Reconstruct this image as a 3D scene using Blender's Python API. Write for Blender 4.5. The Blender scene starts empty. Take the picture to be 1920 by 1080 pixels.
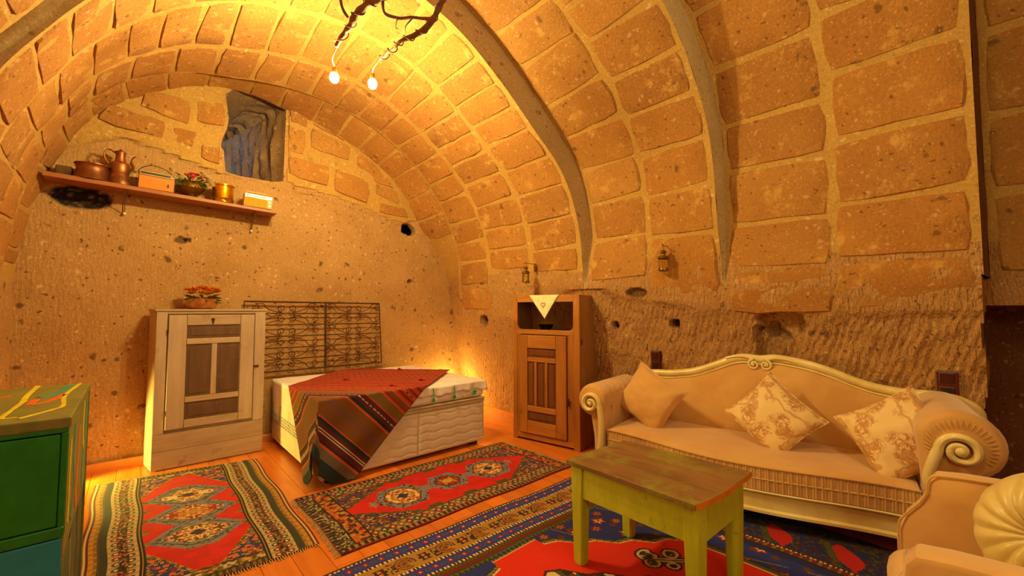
import bpy, bmesh, math, random
import numpy as np
from mathutils import Vector, Matrix, noise
random.seed(7)
PI = math.pi
col = bpy.context.scene.collection
scn = bpy.context.scene
# ---------------------------------------------------------------- camera, world, lights, exposure
F_PX, CAM_H = 790.0, 1.3
cam_d = bpy.data.cameras.new('camera'); cam = bpy.data.objects.new('camera', cam_d); col.objects.link(cam)
cam_d.sensor_width = 36.0; cam_d.lens = 36.0*F_PX/1920.0; cam_d.clip_start = 0.05
cam.location = (0, 0, CAM_H)
cam.rotation_euler = (PI/2 + math.atan(40/F_PX), 0, -math.radians(42))
scn.camera = cam
scn.view_settings.view_transform = 'Standard'; scn.view_settings.look = 'None'
scn.view_settings.exposure = 0.45; scn.view_settings.gamma = 1.0
w = bpy.data.worlds.new('sky'); scn.world = w; w.use_nodes = True
w.node_tree.nodes['Background'].inputs[0].default_value = (0.22, 0.42, 1.0, 1)
w.node_tree.nodes['Background'].inputs[1].default_value = 1.0
def lamp(name, loc, watts, color, radius=0.05):
    d = bpy.data.lights.new(name, 'POINT'); d.energy = watts; d.color = color; d.shadow_soft_size = radius
    o = bpy.data.objects.new(name, d); o.location = loc; col.objects.link(o); return o
WARM = (1.0, 0.74, 0.30)
lamp('fill_light', (1.7, 0.2, 2.75), 36, (1.0, 0.82, 0.36), 0.25)     # unseen fill added to brighten the near side of the room
lamp('fill_light', (0.1, -1.5, 2.3), 38, (1.0, 0.86, 0.43), 0.35)  # second added fill, out of view behind the camera
lamp('corner_lamp_light', (3.05, 4.58, 0.3), 14, (1.0, 0.72, 0.16), 0.04)   # floor lamp hidden behind the bed
sp = bpy.data.lights.new('floor_spot', 'SPOT'); sp.energy = 90; sp.color = (1.0, 0.76, 0.12); sp.spot_size = math.radians(95); sp.spot_blend = 0.5; sp.shadow_soft_size = 0.03
o = bpy.data.objects.new('floor_spot', sp); o.location = (-0.58, 4.54, 0.16); o.rotation_euler = Vector((1, -0.45, 0.05)).to_track_quat('-Z', 'Y').to_euler(); col.objects.link(o)   # floor spot hidden behind the green chest
d = bpy.data.lights.new('daylight', 'AREA'); d.energy = 5; d.color = (0.45, 0.6, 1.0); d.size = 0.5
o = bpy.data.objects.new('daylight', d); o.location = (-0.1, 5.75, 3.1); o.rotation_euler = (0, -PI/2, 0); col.objects.link(o)
# ---------------------------------------------------------------- helpers
def lin(c):
    if isinstance(c, str):
        c = [int(c[i:i+2], 16)/255 for i in (0, 2, 4)]
    return tuple((x/12.92 if x <= 0.04045 else ((x+0.055)/1.055)**2.4) for x in c)
class MB:
    """collects shapes, links them as one mesh object"""
    def __init__(s): s.v = []; s.f = []
    def add(s, vs, fs, M=None):
        n = len(s.v)
        s.v += [tuple(M @ Vector(p)) for p in vs] if M is not None else [tuple(p) for p in vs]
        s.f += [tuple(i+n for i in f) for f in fs]; return s
    def box(s, x0, x1, y0, y1, z0, z1, M=None):
        return s.add([(x, y, z) for x in (x0, x1) for y in (y0, y1) for z in (z0, z1)],
                     [(0,1,3,2), (4,6,7,5), (0,4,5,1), (2,3,7,6), (0,2,6,4), (1,5,7,3)], M)
    def prism(s, pts, y0, y1, axis='y', M=None):
        n = len(pts)
        def P(a, b, t): return (a, t, b) if axis == 'y' else ((t, a, b) if axis == 'x' else (a, b, t))
        vs = [P(a, b, y0) for a, b in pts] + [P(a, b, y1) for a, b in pts]
        fs = [tuple(range(n)), tuple(range(2*n-1, n-1, -1))] + [(i, i+n, (i+1) % n+n, (i+1) % n) for i in range(n)]
        return s.add(vs, fs, M)
    def tube(s, pts, r, n=8, closed=False, cap=True):
        pts = [Vector(p) for p in pts]; k = len(pts)
        R = r if hasattr(r, '__len__') else [r]*k
        up = None; vs = []
        for i, p in enumerate(pts):
            a = pts[(i-1) % k] if closed or i > 0 else p
            b = pts[(i+1) % k] if closed or i < k-1 else p
            t = (b-a).normalized() if (b-a).length > 1e-9 else Vector((0, 0, 1))
            if up is None: up = t.orthogonal().normalized()
            up = (up - t*up.dot(t)); up = up.normalized() if up.length > 1e-6 else t.orthogonal().normalized()
            q = t.cross(up)
            for j in range(n):
                an = 2*PI*j/n; vs.append(p + (up*math.cos(an)+q*math.sin(an))*R[i])
        fs = []
        for i in range(k if closed else k-1):
            for j in range(n):
                a, b = i*n+j, i*n+(j+1) % n; c, d = ((i+1) % k)*n+(j+1) % n, ((i+1) % k)*n+j
                fs.append((a, b, c, d))
        if cap and not closed: fs += [tuple(range(n-1, -1, -1)), tuple(range((k-1)*n, k*n))]
        return s.add(vs, fs)
    def lathe(s, prof, n=24, c=(0, 0, 0), M=None):
        vs = []; k = len(prof)
        for r, z in prof:
            for j in range(n):
                a = 2*PI*j/n; vs.append((c[0]+r*math.cos(a), c[1]+r*math.sin(a), c[2]+z))
        fs = [(i*n+j, i*n+(j+1) % n, (i+1)*n+(j+1) % n, (i+1)*n+j) for i in range(k-1) for j in range(n)]
        return s.add(vs, fs, M)
    def grid(s, fn, nu, nv, wrap=False, M=None):
        vs = [fn(i/nu, j/nv) for i in range(nu+1) for j in range(nv+1)]
        fs = [(i*(nv+1)+j, (i+1)*(nv+1)+j, (i+1)*(nv+1)+j+1, i*(nv+1)+j+1) for i in range(nu) for j in range(nv)]
        return s.add(vs, fs, M)
    def ball(s, c, r, n=10, m=7, sc=(1, 1, 1)):
        return s.lathe([(max(1e-4, math.sin(PI*i/m))*r, -math.cos(PI*i/m)*r) for i in range(m+1)], n,
                       M=Matrix.Translation(c) @ Matrix.Diagonal((*sc, 1)))
def mesh(name, mb, mat=None):
    me = bpy.data.meshes.new(name); me.from_pydata(mb.v, [], mb.f); me.update()
    if mat: me.materials.append(mat)
    return me
def obj(name, mb, mat, parent=None, smooth=False, bevel=0, fix=True):
    me = mb if isinstance(mb, bpy.types.Mesh) else mesh(name, mb, mat)
    if fix and not isinstance(mb, bpy.types.Mesh):
        bm = bmesh.new(); bm.from_mesh(me); bmesh.ops.recalc_face_normals(bm, faces=bm.faces); bm.to_mesh(me); bm.free()
    o = bpy.data.objects.new(name, me); col.objects.link(o)
    if parent: o.parent = parent
    if smooth:
        me.polygons.foreach_set('use_smooth', [True]*len(me.polygons))
        if smooth != 2:
            try: me.set_sharp_from_angle(angle=math.radians(38))
            except Exception: pass
    if bevel:
        b = o.modifiers.new('bevel', 'BEVEL'); b.width = bevel; b.segments = 2; b.limit_method = 'ANGLE'
    return o
def tag(o, label=None, cat=None, group=None, kind=None):
    if label: o['label'] = label
    if cat: o['category'] = cat
    if group: o['group'] = group
    if kind: o['kind'] = kind
    return o
def thing(name, label, cat, loc=(0, 0, 0), rz=0, group=None):
    o = bpy.data.objects.new(name, None); col.objects.link(o); o.empty_display_size = 0.1
    o.location = loc; o.rotation_euler = (0, 0, rz); return tag(o, label, cat, group)
def copy_tree(o, parent=None):
    c = o.copy(); col.objects.link(c); c.parent = parent
    for ch in list(o.children): copy_tree(ch, c)
    return c
def smooth_path(pts, k=6):
    pts = [Vector(p) for p in pts]; out = []
    for i in range(len(pts)-1):
        p0, p1, p2, p3 = pts[max(i-1, 0)], pts[i], pts[i+1], pts[min(i+2, len(pts)-1)]
        for j in range(k):
            t = j/k
            out.append(0.5*((2*p1)+(p2-p0)*t+(2*p0-5*p1+4*p2-p3)*t*t+(3*p1-p0-3*p2+p3)*t**3))
    out.append(pts[-1]); return out
def fbm(x, y, z, o=4): return noise.fractal(Vector((x, y, z)), 1.0, 2.0, o)
# ---------------------------------------------------------------- materials
def nt(name):
    m = bpy.data.materials.new(name); m.use_nodes = True
    t = m.node_tree; return m, t, t.nodes['Principled BSDF']
def N(t, kind, **kw):
    n = t.nodes.new(kind)
    for k, v in kw.items():
        if k.startswith('i_'): n.inputs[k[2:].replace('_', ' ')].default_value = v
        else: setattr(n, k, v)
    return n
def mixc(t, fac, a, b, mode='MIX'):
    n = t.nodes.new('ShaderNodeMix'); n.data_type = 'RGBA'; n.blend_type = mode
    for inp, v in ((n.inputs[0], fac), (n.inputs[6], a), (n.inputs[7], b)):
        if hasattr(v, 'default_value') or isinstance(v, bpy.types.NodeSocket): t.links.new(v, inp)
        else: inp.default_value = v if isinstance(v, (int, float)) else (*v[:3], 1)
    return n.outputs[2]
def ramp(t, fac, stops):
    n = t.nodes.new('ShaderNodeValToRGB'); cr = n.color_ramp
    while len(cr.elements) < len(stops): cr.elements.new(0.5)
    for e, (p, c) in zip(cr.elements, stops):
        e.position = p; e.color = (*c, 1) if hasattr(c, '__len__') else (c, c, c, 1)
    t.links.new(fac, n.inputs[0]); return n.outputs[0]
def coords(t, scale=(1, 1, 1), kind='Object'):
    tc = t.nodes.new('ShaderNodeTexCoord'); mp = t.nodes.new('ShaderNodeMapping'); mp.inputs['Scale'].default_value = scale
    t.links.new(tc.outputs[kind], mp.inputs[0]); return mp.outputs[0]
def tex(t, vec, scale, detail=4, rough=0.6):
    n = N(t, 'ShaderNodeTexNoise', i_Scale=scale, i_Detail=detail, i_Roughness=rough); t.links.new(vec, n.inputs['Vector']); return n.outputs[0]
def bump(t, bsdf, h, strength=0.3, dist=0.01, prev=None):
    n = N(t, 'ShaderNodeBump', i_Strength=strength, i_Distance=dist); t.links.new(h, n.inputs['Height'])
    if prev is not None: t.links.new(prev, n.inputs['Normal'])
    t.links.new(n.outputs[0], bsdf.inputs['Normal']); return n.outputs[0]
def M(name, c1, c2=None, scale=6, rough=0.6, metal=0, bs=0.15, bscale=None, stretch=(1, 1, 1), lo=0.4, hi=0.62, sheen=0, coat=0, rand=0):
    m, t, b = nt(name); c1 = lin(c1); c2 = lin(c2) if c2 else tuple(x*0.8 for x in c1)
    v = coords(t, stretch); n = tex(t, v, scale)
    c = ramp(t, n, [(lo, c1), (hi, c2)])
    if rand:
        oi = t.nodes.new('ShaderNodeObjectInfo'); r = ramp(t, oi.outputs['Random'], [(0, 1-rand), (1, 1.0)])
        c = mixc(t, 1.0, c, r, 'MULTIPLY')
    t.links.new(c, b.inputs['Base Color'])
    b.inputs['Roughness'].default_value = rough; b.inputs['Metallic'].default_value = metal
    b.inputs['Sheen Weight'].default_value = sheen; b.inputs['Coat Weight'].default_value = coat
    if bs: bump(t, b, tex(t, v, bscale or scale*4), bs, 0.004)
    return m
def wood(name, c1, c2, grain=(1, 1, 1), rough=0.5, wear=None, rand=0, bs=0.25, wscale=5, wlo=0.52, whi=0.6):
    m, t, b = nt(name); v = coords(t, grain)
    n1 = tex(t, v, 14, 6, 0.7); c = ramp(t, n1, [(0.35, lin(c1)), (0.65, lin(c2))])
    if wear:
        n2 = tex(t, coords(t, (1, 1, 1)), wscale, 6, 0.75); c = mixc(t, ramp(t, n2, [(wlo, 0.0), (whi, 1.0)]), c, lin(wear))
    if rand:
        oi = t.nodes.new('ShaderNodeObjectInfo'); r = ramp(t, oi.outputs['Random'], [(0, 1-rand), (1, 1.0)])
        c = mixc(t, 1.0, c, r, 'MULTIPLY')
    t.links.new(c, b.inputs['Base Color']); b.inputs['Roughness'].default_value = rough
    bump(t, b, n1, bs, 0.003); return m
def rock(name, base, base2, dark=0.5, light=0.5, chisel=0.0, rand=0.0, bstr=0.5, vc=False, smear=0):
    """volcanic tuff: mottled ground, dark pits, pale clasts, fine chisel marks"""
    m, t, b = nt(name); v = coords(t)
    n = tex(t, v, 2.2, 6, 0.65); c = ramp(t, n, [(0.35, lin(base)), (0.66, lin(base2))])
    fine = tex(t, v, 62, 4, 0.75); c = mixc(t, 0.5, c, ramp(t, fine, [(0.3, 0.35), (0.66, 1.0)]), 'MULTIPLY')
    if rand:
        oi = t.nodes.new('ShaderNodeObjectInfo')
        r = ramp(t, oi.outputs['Random'], [(0, (1-rand, 1-rand*1.2, 1-rand*1.3)), (0.5, (1, 0.92, 0.82)), (1, (1, 1, 1))]); c = mixc(t, 1.0, c, r, 'MULTIPLY')
    wv = N(t, 'ShaderNodeVectorMath', operation='ADD'); t.links.new(v, wv.inputs[0])
    nc = N(t, 'ShaderNodeTexNoise', i_Scale=9.0, i_Detail=3.0); t.links.new(v, nc.inputs['Vector'])
    sc_ = N(t, 'ShaderNodeVectorMath', operation='SCALE'); sc_.inputs['Scale'].default_value = 0.10
    t.links.new(nc.outputs[1], sc_.inputs[0]); t.links.new(sc_.outputs[0], wv.inputs[1]); vv = wv.outputs[0]
    def spots(scale, thr, cut):
        vo = N(t, 'ShaderNodeTexVoronoi', i_Scale=scale); t.links.new(vv, vo.inputs['Vector'])
        a = ramp(t, vo.outputs['Distance'], [(thr*0.6, 1.0), (thr, 0.0)])
        sp = t.nodes.new('ShaderNodeSeparateColor'); t.links.new(vo.outputs['Color'], sp.inputs[0])
        g = ramp(t, sp.outputs[0], [(cut, 0.0), (cut+0.02, 1.0)])
        return mixc(t, 1.0, a, g, 'MULTIPLY')
    d1 = spots(22, 0.26, 0.68); l1 = spots(15, 0.24, 0.72); d2 = spots(7, 0.2, 0.72); l2 = spots(60, 0.36, 0.78)
    cd = mixc(t, dark, c, lin('4a2e1a')); cl = mixc(t, light, c, lin('f0cfa0'))
    c = mixc(t, d1, c, cd); c = mixc(t, l1, c, cl); c = mixc(t, d2, c, cd); c = mixc(t, l2, c, cl)
    if smear: c = mixc(t, ramp(t, tex(t, v, 5.5, 6, 0.72), [(0.56, 0.0), (0.66, smear)]), c, lin('cc9c52'))
    if vc:
        at = N(t, 'ShaderNodeAttribute', attribute_name='soot_dark'); c = mixc(t, at.outputs['Fac'], c, lin('1c120c'))
    t.links.new(c, b.inputs['Base Color']); b.inputs['Roughness'].default_value = 0.95
    nb = bump(t, b, fine, bstr, 0.012)
    if chisel:
        tc = t.nodes.new('ShaderNodeTexCoord'); mp = t.nodes.new('ShaderNodeMapping'); mp.inputs['Rotation'].default_value = (0.35, 0.25, 0); mp.inputs['Scale'].default_value = (1, 1, 0.24)
        t.links.new(tc.outputs['Object'], mp.inputs[0]); nb = bump(t, b, tex(t, mp.outputs[0], 58, 2, 0.5), chisel, 0.03, nb)
    bump(t, b, d1, -0.5, 0.006, nb); return m
def vcol(name, rough=0.95, bscale=400, bs=0.3, sheen=0.03):
    m, t, b = nt(name); at = N(t, 'ShaderNodeAttribute', attribute_name='pattern')
    v = coords(t); c = mixc(t, 0.3, at.outputs['Color'], ramp(t, tex(t, v, 260, 2), [(0.3, 0.5), (0.7, 1.0)]), 'MULTIPLY')
    t.links.new(c, b.inputs['Base Color']); b.inputs['Roughness'].default_value = rough; b.inputs['Sheen Weight'].default_value = sheen
    bump(t, b, tex(t, v, bscale, 2), bs, 0.002); return m
ROCK_W = rock('tuff_wall', 'b98a52', 'c89a62', 0.75, 0.4, chisel=0.35, bstr=0.5, vc=True)
ROCK_R = rock('tuff_hewn', 'c38f55', 'd09c62', 0.7, 0.4, chisel=0.9, bstr=0.8, vc=True)
MORTAR = rock('lime_mortar', 'c09248', 'ca9e52', 0.25, 0.35, bstr=0.35)
STONE = rock('tuff_block', 'bf8842', 'b47b3a', 0.6, 0.3, chisel=0.2, rand=0.16, bstr=0.5, smear=0.85)
RENDER = rock('grey_render', 'd0b484', 'c4aa7a', 0.5, 0.3, bstr=0.4)
DARK_SHADE_ROCK = rock('dark_shade_rock', '8a5a38', '7a4a2c', 0.8, 0.2, chisel=0.4, bstr=0.9)
# ================================================================ the vaulted room (setting)
KN = list(range(0, 181, 15)); VC = (1.15, 1.5)
TAB = {
 'P0':   [2.05,1.93,1.76,1.80,1.80,1.81,1.88,2.00,2.00,1.98,1.88,1.82,1.80],
 'Lo':   [2.02,1.96,1.95,1.95,1.95,1.95,1.95,2.03,2.06,2.02,1.92,1.85,1.83],
 'Li':   [1.86,1.90,1.90,1.91,1.91,1.91,1.91,1.92,1.98,1.97,1.88,1.81,1.80],
 'Ai':   [2.10,2.15,2.13,2.01,2.00,2.05,2.06,2.00,1.90,1.80,1.75,1.76,1.82],
 'Ao':   [2.20,2.32,2.34,2.24,2.22,2.25,2.23,2.12,2.00,1.87,1.81,1.84,1.90],
 'Bi':   [2.33,2.36,2.48,2.46,2.36,2.30,2.25,2.20,2.10,2.00,1.92,1.90,1.95],
 'Bo':   [2.44,2.52,2.70,2.67,2.52,2.44,2.38,2.30,2.20,2.05,1.98,1.95,2.00],
 'Ci':   [2.50,2.58,2.76,2.75,2.60,2.50,2.42,2.34,2.22,2.08,2.00,1.98,2.00],
 'Co':   [2.95,3.02,3.15,3.05,2.85,2.65,2.52,2.40,2.26,2.12,2.05,2.00,2.00]}
# section: (Y far, Y near, far profile, near profile)
SEC = [(4.80, 4.36, 'P0', 'Lo'), (4.35, 2.60, 'Li', 'Ai'), (2.58, 1.38, 'Ao', 'Bi'), (1.36, -0.02, 'Bo', 'Ci'), (-0.05, -3.0, 'Co', 'Co')]
def rad(tab, th):
    k = min(max(th/15.0, 0), 11.9999); i = int(k); t = k-i; T = TAB[tab]
    p0, p1, p2, p3 = T[max(i-1, 0)], T[i], T[i+1], T[min(i+2, 12)]
    return 0.5*((2*p1)+(p2-p0)*t+(2*p0-5*p1+4*p2-p3)*t*t+(3*p1-p0-3*p2+p3)*t**3)
def base_r(Y):      # wall foot, right side
    return float(np.interp(Y, [-3, -0.03, 1.3, 2.3, 3.3, 4.2, 4.8], [4.6, 3.93, 3.72, 3.56, 3.42, 3.42, 3.45]))
def rsm(Y): return float(np.interp(Y, [-.02, 1.37, 2.6, 4.36, 4.8], [2.46, 2.38, 2.14, 1.88, 2.03]))
def S(k, th, Y, off=0.0):
    Y0, Y1, a, b = SEC[k]; f = (Y0-Y)/(Y0-Y1)
    if th < 0:      # below the springing th is used as a height: th=-90 is the floor
        r = rsm(Y) if k < 4 else rad(a, 0); z = 1.5*(1+th/90.0); u = z/1.5
        sx = VC[0]+r; bx = max(base_r(Y), sx) if k < 4 else sx
        return Vector((sx*u+bx*(1-u)-off, Y, z))
    if th > 180:
        r = rad(a, 180)*(1-f)+rad(b, 180)*f; z = 1.5*(1-(th-180)/90.0)
        return Vector((VC[0]-r+off, Y, z))
    r = rad(a, th)*(1-f)+rad(b, th)*f - off
    if k < 4 and th < 13:      # the steps between the rings die out towards the wall
        q_ = ((13-th)/13.0)**1.5; r = r*(1-q_)+(rsm(Y)-off)*q_
    t = math.radians(th)
    return Vector((VC[0]+r*math.cos(t), Y, VC[1]+r*math.sin(t)))
ceiling = obj('ceiling', MB(), None)
ceiling['kind'] = 'structure'
# mortar shell of the vault: every section a grid, step faces between sections
mb = MB()
def wob(Y, th): return 0.004*fbm(Y*2.2, th*0.07, 3.1)-0.005
rows = []
for k, (Y0, Y1, a, b) in enumerate(SEC):
    ny = max(2, int((Y0-Y1)/0.08)); na = 120
    mb.grid(lambda u, v: S(k, v*180, Y0+(Y1-Y0)*u, wob(Y0+(Y1-Y0)*u, v*180)), ny, na)
obj_me = mesh('vault_shell', mb, MORTAR); ceiling.data = obj_me
obj_me.polygons.foreach_set('use_smooth', [True]*len(obj_me.polygons))
obj_me.materials.append(ROCK_R)      # bare rock at the foot of the vault
a_ = obj_me.attributes.new('soot_dark', 'FLOAT', 'POINT')
for p in obj_me.polygons:
    c = p.center
    if c.x > VC[0] and c.z < 1.72+0.10*fbm(c.y*1.6, 3, 1): p.material_index = 1
# wavy step faces of grey render between the rings
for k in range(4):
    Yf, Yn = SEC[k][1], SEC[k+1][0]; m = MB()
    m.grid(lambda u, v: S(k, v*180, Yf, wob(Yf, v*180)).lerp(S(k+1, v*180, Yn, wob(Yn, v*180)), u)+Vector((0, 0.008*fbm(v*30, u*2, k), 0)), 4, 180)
    st = obj('arch_step', m, RENDER if k < 3 else DARK_SHADE_ROCK, ceiling, smooth=True)  # last step has its shade put into a darker rock colour
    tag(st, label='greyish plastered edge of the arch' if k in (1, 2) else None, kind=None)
# stone blocks, each its own piece proud of the mortar
def stone(P, nrm, nu=4, nv=4, h=0.014, seed=0, name='stone', parent=None, mat=None, rag=0.009):
    """P(u,v) surface point, nrm(u,v) direction into the room; domed block with ragged outline"""
    m = MB()
    def f(u, v):
        e = min(u, 1-u, v, 1-v)
        c = P(u, v); jit = Vector((fbm(c.x*7+seed, c.y*7, c.z*7), fbm(c.y*7, c.z*7+seed, c.x*7), fbm(c.z*7, c.x*7, c.y*7+seed)))*rag
        hh = -0.006 if e < 1e-6 else (h*0.85 if e < 0.13 else h)+0.005*fbm(c.x*5, c.y*5, c.z*5+seed)
        return c+jit+nrm(u, v)*hh
    us = [0, 0.03]+[0.03+0.94*i/nu for i in range(1, nu)]+[0.97, 1]
    vs = [0, 0.03]+[0.03+0.94*i/nv for i in range(1, nv)]+[0.97, 1]
    V = []; 
    for u in us:
        for v in vs:
            # pull in the corners for a worn outline
            cu, cv = abs(u-0.5)*2, abs(v-0.5)*2; k = 1-0.06*(cu*cv)**4
            V.append(f(0.5+(u-0.5)*k if 0 < u < 1 else 0.5+(u-0.5)*k, 0.5+(v-0.5)*k) if not (u in (0, 1) or v in (0, 1)) else
                     (lambda uu, vv: (P(uu, vv)+Vector((fbm(P(uu, vv).x*7+seed, P(uu, vv).y*7, P(uu, vv).z*7), fbm(P(uu, vv).y*7, P(uu, vv).z*7+seed, P(uu, vv).x*7), fbm(P(uu, vv).z*7, P(uu, vv).x*7, P(uu, vv).y*7+seed)))*rag-nrm(uu, vv)*0.010))(0.5+(u-0.5)*k, 0.5+(v-0.5)*k))
    n2 = len(vs)
    F = [(i*n2+j, (i+1)*n2+j, (i+1)*n2+j+1, i*n2+j+1) for i in range(len(us)-1) for j in range(n2-1)]
    m.add(V, F); return obj(name, m, mat or STONE, parent, smooth=True)
def ring(k, Ya, Yb, dth, th0, th1, seed, gap=0.021, h=0.0065):
    rnd = random.Random(seed); th = th0
    while th < th1-2:
        st = dth*rnd.uniform(0.85, 1.15)*(1.9 if th < -3 else 1); g = gap/2.0*57.3*rnd.uniform(0.4, 1.7)
        a0, a1 = th+g*0.5, min(th+st, th1)-g*0.5; ya, yb = Ya-rnd.uniform(0.4, 1.3)*gap, Yb+rnd.uniform(0.4, 1.3)*gap
        sk = rnd.uniform(-0.8, 0.8)
        P = lambda u, v: S(k, a0+(a1-a0)*v+sk*(u-0.5), ya+(yb-ya)*u)
        def nr(u, v):
            tt = math.radians(min(max(a0+(a1-a0)*v, 0), 180)); return Vector((-math.cos(tt), 0, -math.sin(tt)))
        stone(P, nr, seed=rnd.random()*50, parent=ceiling, h=h*rnd.uniform(0.6, 1.3)*(0.5 if th < -3 else 1)*(0.25 if th > 110 else 1), rag=0.010 if th > -3 else 0.02)
        th += st
ring(0, 4.80, 4.37, 9.0, 22, 176, 11)
ring(1, 4.34, 3.83, 7.8, -12, 188, 12)
ring(1, 3.83, 3.22, 7.4, 7, 184, 13)
ring(1, 3.22, 2.62, 7.6, 5, 184, 14)
ring(2, 2.57, 1.97, 8.6, 2, 180, 15)
ring(2, 1.97, 1.39, 8.2, -4, 180, 16)
ring(3, 1.35, 0.66, 8.8, -14, 178, 17, gap=0.018, h=0.006)
ring(3, 0.66, -0.01, 8.8, -12, 178, 18, gap=0.018, h=0.006)
ring(4, -0.06, -0.75, 10, 0, 178, 19)
# ---- walls
def soot_dark_attr(o, vals):
    a = o.data.attributes.new('soot_dark', 'FLOAT', 'POINT'); a.data.foreach_set('value', np.array(vals, dtype=np.float32))
def ell(x, y, cx, cy, rx, ry, wob_=0.0):
    d = math.sqrt(((x-cx)/rx)**2+((y-cy)/ry)**2); d += wob_*noise.noise(Vector((x*14, y*14, 1)))
    return max(0.0, min(1.0, (1.10-d)/0.16))
# right wall: hewn rock, rough below, with hollows, sockets and a doorway recess
mb = MB(); sv = []
ys = [4.80-0.013*i for i in range(460)]
nz = 112
for Y in ys:
    k = next((i for i in range(5) if Y >= SEC[i][1]-1e-6), 4); Yc = min(max(Y, SEC[k][1]), SEC[k][0])
    for j in range(nz+1):
        th = -90+90*j/nz; p = S(k, th, Yc); p.y = Y; z = p.z
        rl = float(np.interp(Y, [0, 1, 1.6, 2.2, 2.6, 3.4, 4.8], [1.30, 1.27, 1.33, 1.42, 1.60, 1.2, 1.0]))   # edge of the rough hewn zone
        rough = max(0.0, min(1.0, (rl-z)/0.05)) if Y < 3.0 else 0.25
        dx = 0.045*rough*(0.6+0.8*fbm(Y*3, z*3, 0.3))+0.014*rough*fbm(Y*9+z*2.5, z*4, 2.0)+0.008*fbm(Y*4, z*4, 7)
        if rough > 0.05: dx += 0.006*rough*math.sin((Y*0.94+z*0.34+0.02*fbm(Y*6, z*6, 4))*2*PI/0.042)
        s = 0
        for cy, cz, ry, rz, dep in ((2.33, 1.15, .035, .03, .09), (1.79, 1.18, .04, .035, .1), (4.02, 1.17, .06, .06, .12), (2.09, 1.45, .09, .04, .05)):
            e = ell(Y, z, cy, cz, ry, rz); dx += dep*e; s = max(s, e*0.6)  # small hollows, sunk and darkened in colour
        e = ell(Y, z, 1.02, 1.20, .14, .10, .5); dx += .10*e                        # hollow above the sofa back
        e = ell(Y, z, 1.08, 1.0, .10, .2, .3); dx += .05*e; s = max(s, 0.25*e)
        if Y < -0.02+0.03*fbm(z*4, 2, 5)+(0.06*(1-min(z, 1)) ) and z < 1.32-0.25*max(0, Y): dx += 0.9 ; s = 0.25  # doorway recess, set back and darkened in colour
        p.x += dx; mb.v.append(tuple(p)); sv.append(s)
for i in range(len(ys)-1):
    for j in range(nz):
        a = i*(nz+1)+j; mb.f.append((a, a+nz+1, a+nz+2, a+1))
wr = obj('wall_right', mb, ROCK_R, smooth=True, fix=False); soot_dark_attr(wr, sv); tag(wr, kind='structure', label='rough-hewn rock wall behind the sofa')
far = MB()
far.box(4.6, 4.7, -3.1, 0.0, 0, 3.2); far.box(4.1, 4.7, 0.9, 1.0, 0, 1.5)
tag(obj('trim_1', far, DARK_SHADE_ROCK), kind='structure', label='dark rock deep inside the doorway recess')
# left wall
mb = MB()
for (Ya, Yb, k) in ((4.80, 4.36, 0), (4.35, 2.6, 1), (2.58, 1.38, 2), (1.36, -0.02, 3), (-0.05, -3.0, 4)):
    mb.grid(lambda u, v: S(k, 180+90*v, Ya+(Yb-Ya)*u)+Vector((0.015*fbm((Ya+(Yb-Ya)*u)*4, v*5, 2), 0, 0)), 24, 24)
tag(obj('wall_left', mb, ROCK_W, smooth=True, fix=False), kind='structure')
# back wall with a hole for the window niche, a sooty vent and small sockets
NICHE = [(0.601,3.362),(0.66,3.44),(0.75,3.50),(0.95,3.51),(1.17,3.50),(1.20,3.44),(1.126,3.38),(1.116,2.625),(1.016,2.599),(0.725,2.598),(0.619,2.612),(0.604,2.815),(0.579,2.85),(0.588,2.927),(0.62,3.031),(0.634,3.142),(0.612,3.285)]
def inpoly1(x, y, P):
    c = False; j = len(P)-1
    for i in range(len(P)):
        if (P[i][1] > y) != (P[j][1] > y) and x < (P[j][0]-P[i][0])*(y-P[i][1])/(P[j][1]-P[i][1])+P[i][0]: c = not c
        j = i
    return c
def nearpoly(x, y, P):
    best = None
    for i in range(len(P)):
        a, b = Vector(P[i]), Vector(P[(i+1) % len(P)]); q = Vector((x, y)); t = max(0, min(1, (q-a).dot(b-a)/(b-a).length_squared)); r = a+(b-a)*t
        if best is None or (r-q).length < best[0]: best = ((r-q).length, r)
    return best
mb = MB(); sv = []; nx, nzz = 300, 254; inside = []
X0, X1, Z1 = -0.85, 3.6, 3.75
for i in range(nx+1):
    for j in range(nzz+1):
        x, z = X0+(X1-X0)*i/nx, Z1*j/nzz; y = 4.78+0.010*fbm(x*3, z*3, 9)+0.004*fbm(x*12, z*12, 3)
        s = 0
        e = ell(x, z, -0.335, 2.20, .175, .088, .12); y += 0.05*e; s = max(s, e*(1.15+1.1*min(0, noise.noise(Vector((x*34, z*44, 3))))))
        e = ell(x, z, 2.55, 2.305, .085, .068, .5); y += 0.14*e; s = max(s, e)
        for cx, cz, r in ((2.59, 1.648, .03), (0.307, 1.922, .04), (0.35, 1.93, .025)):
            e = ell(x, z, cx, cz, r, r*0.8, .4); y += 0.03*e; s = max(s, 0.7*e)
        # the block wall above is set a finger proud of the carved rock
        line = float(np.interp(x, [-0.3, 0.4, 0.9, 1.5, 2.1, 2.5, 2.8], [2.83, 2.66, 2.60, 2.56, 2.45, 2.36, 2.20]))
        if z < line-0.04+0.02*noise.noise(Vector((x*5, 2, 0))): y += 0.012
        ins = inpoly1(x, z, NICHE)
        if ins:
            d, r = nearpoly(x, z, NICHE)
            if d < 0.0155: x, z = r; ins = False
        inside.append(ins); mb.v.append((x, y, z)); sv.append(min(1, s))
for i in range(nx):
    for j in range(nzz):
        q = (i*(nzz+1)+j, i*(nzz+1)+j+1, (i+1)*(nzz+1)+j+1, (i+1)*(nzz+1)+j)
        if not any(inside[a] for a in q): mb.f.append(q)
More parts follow.
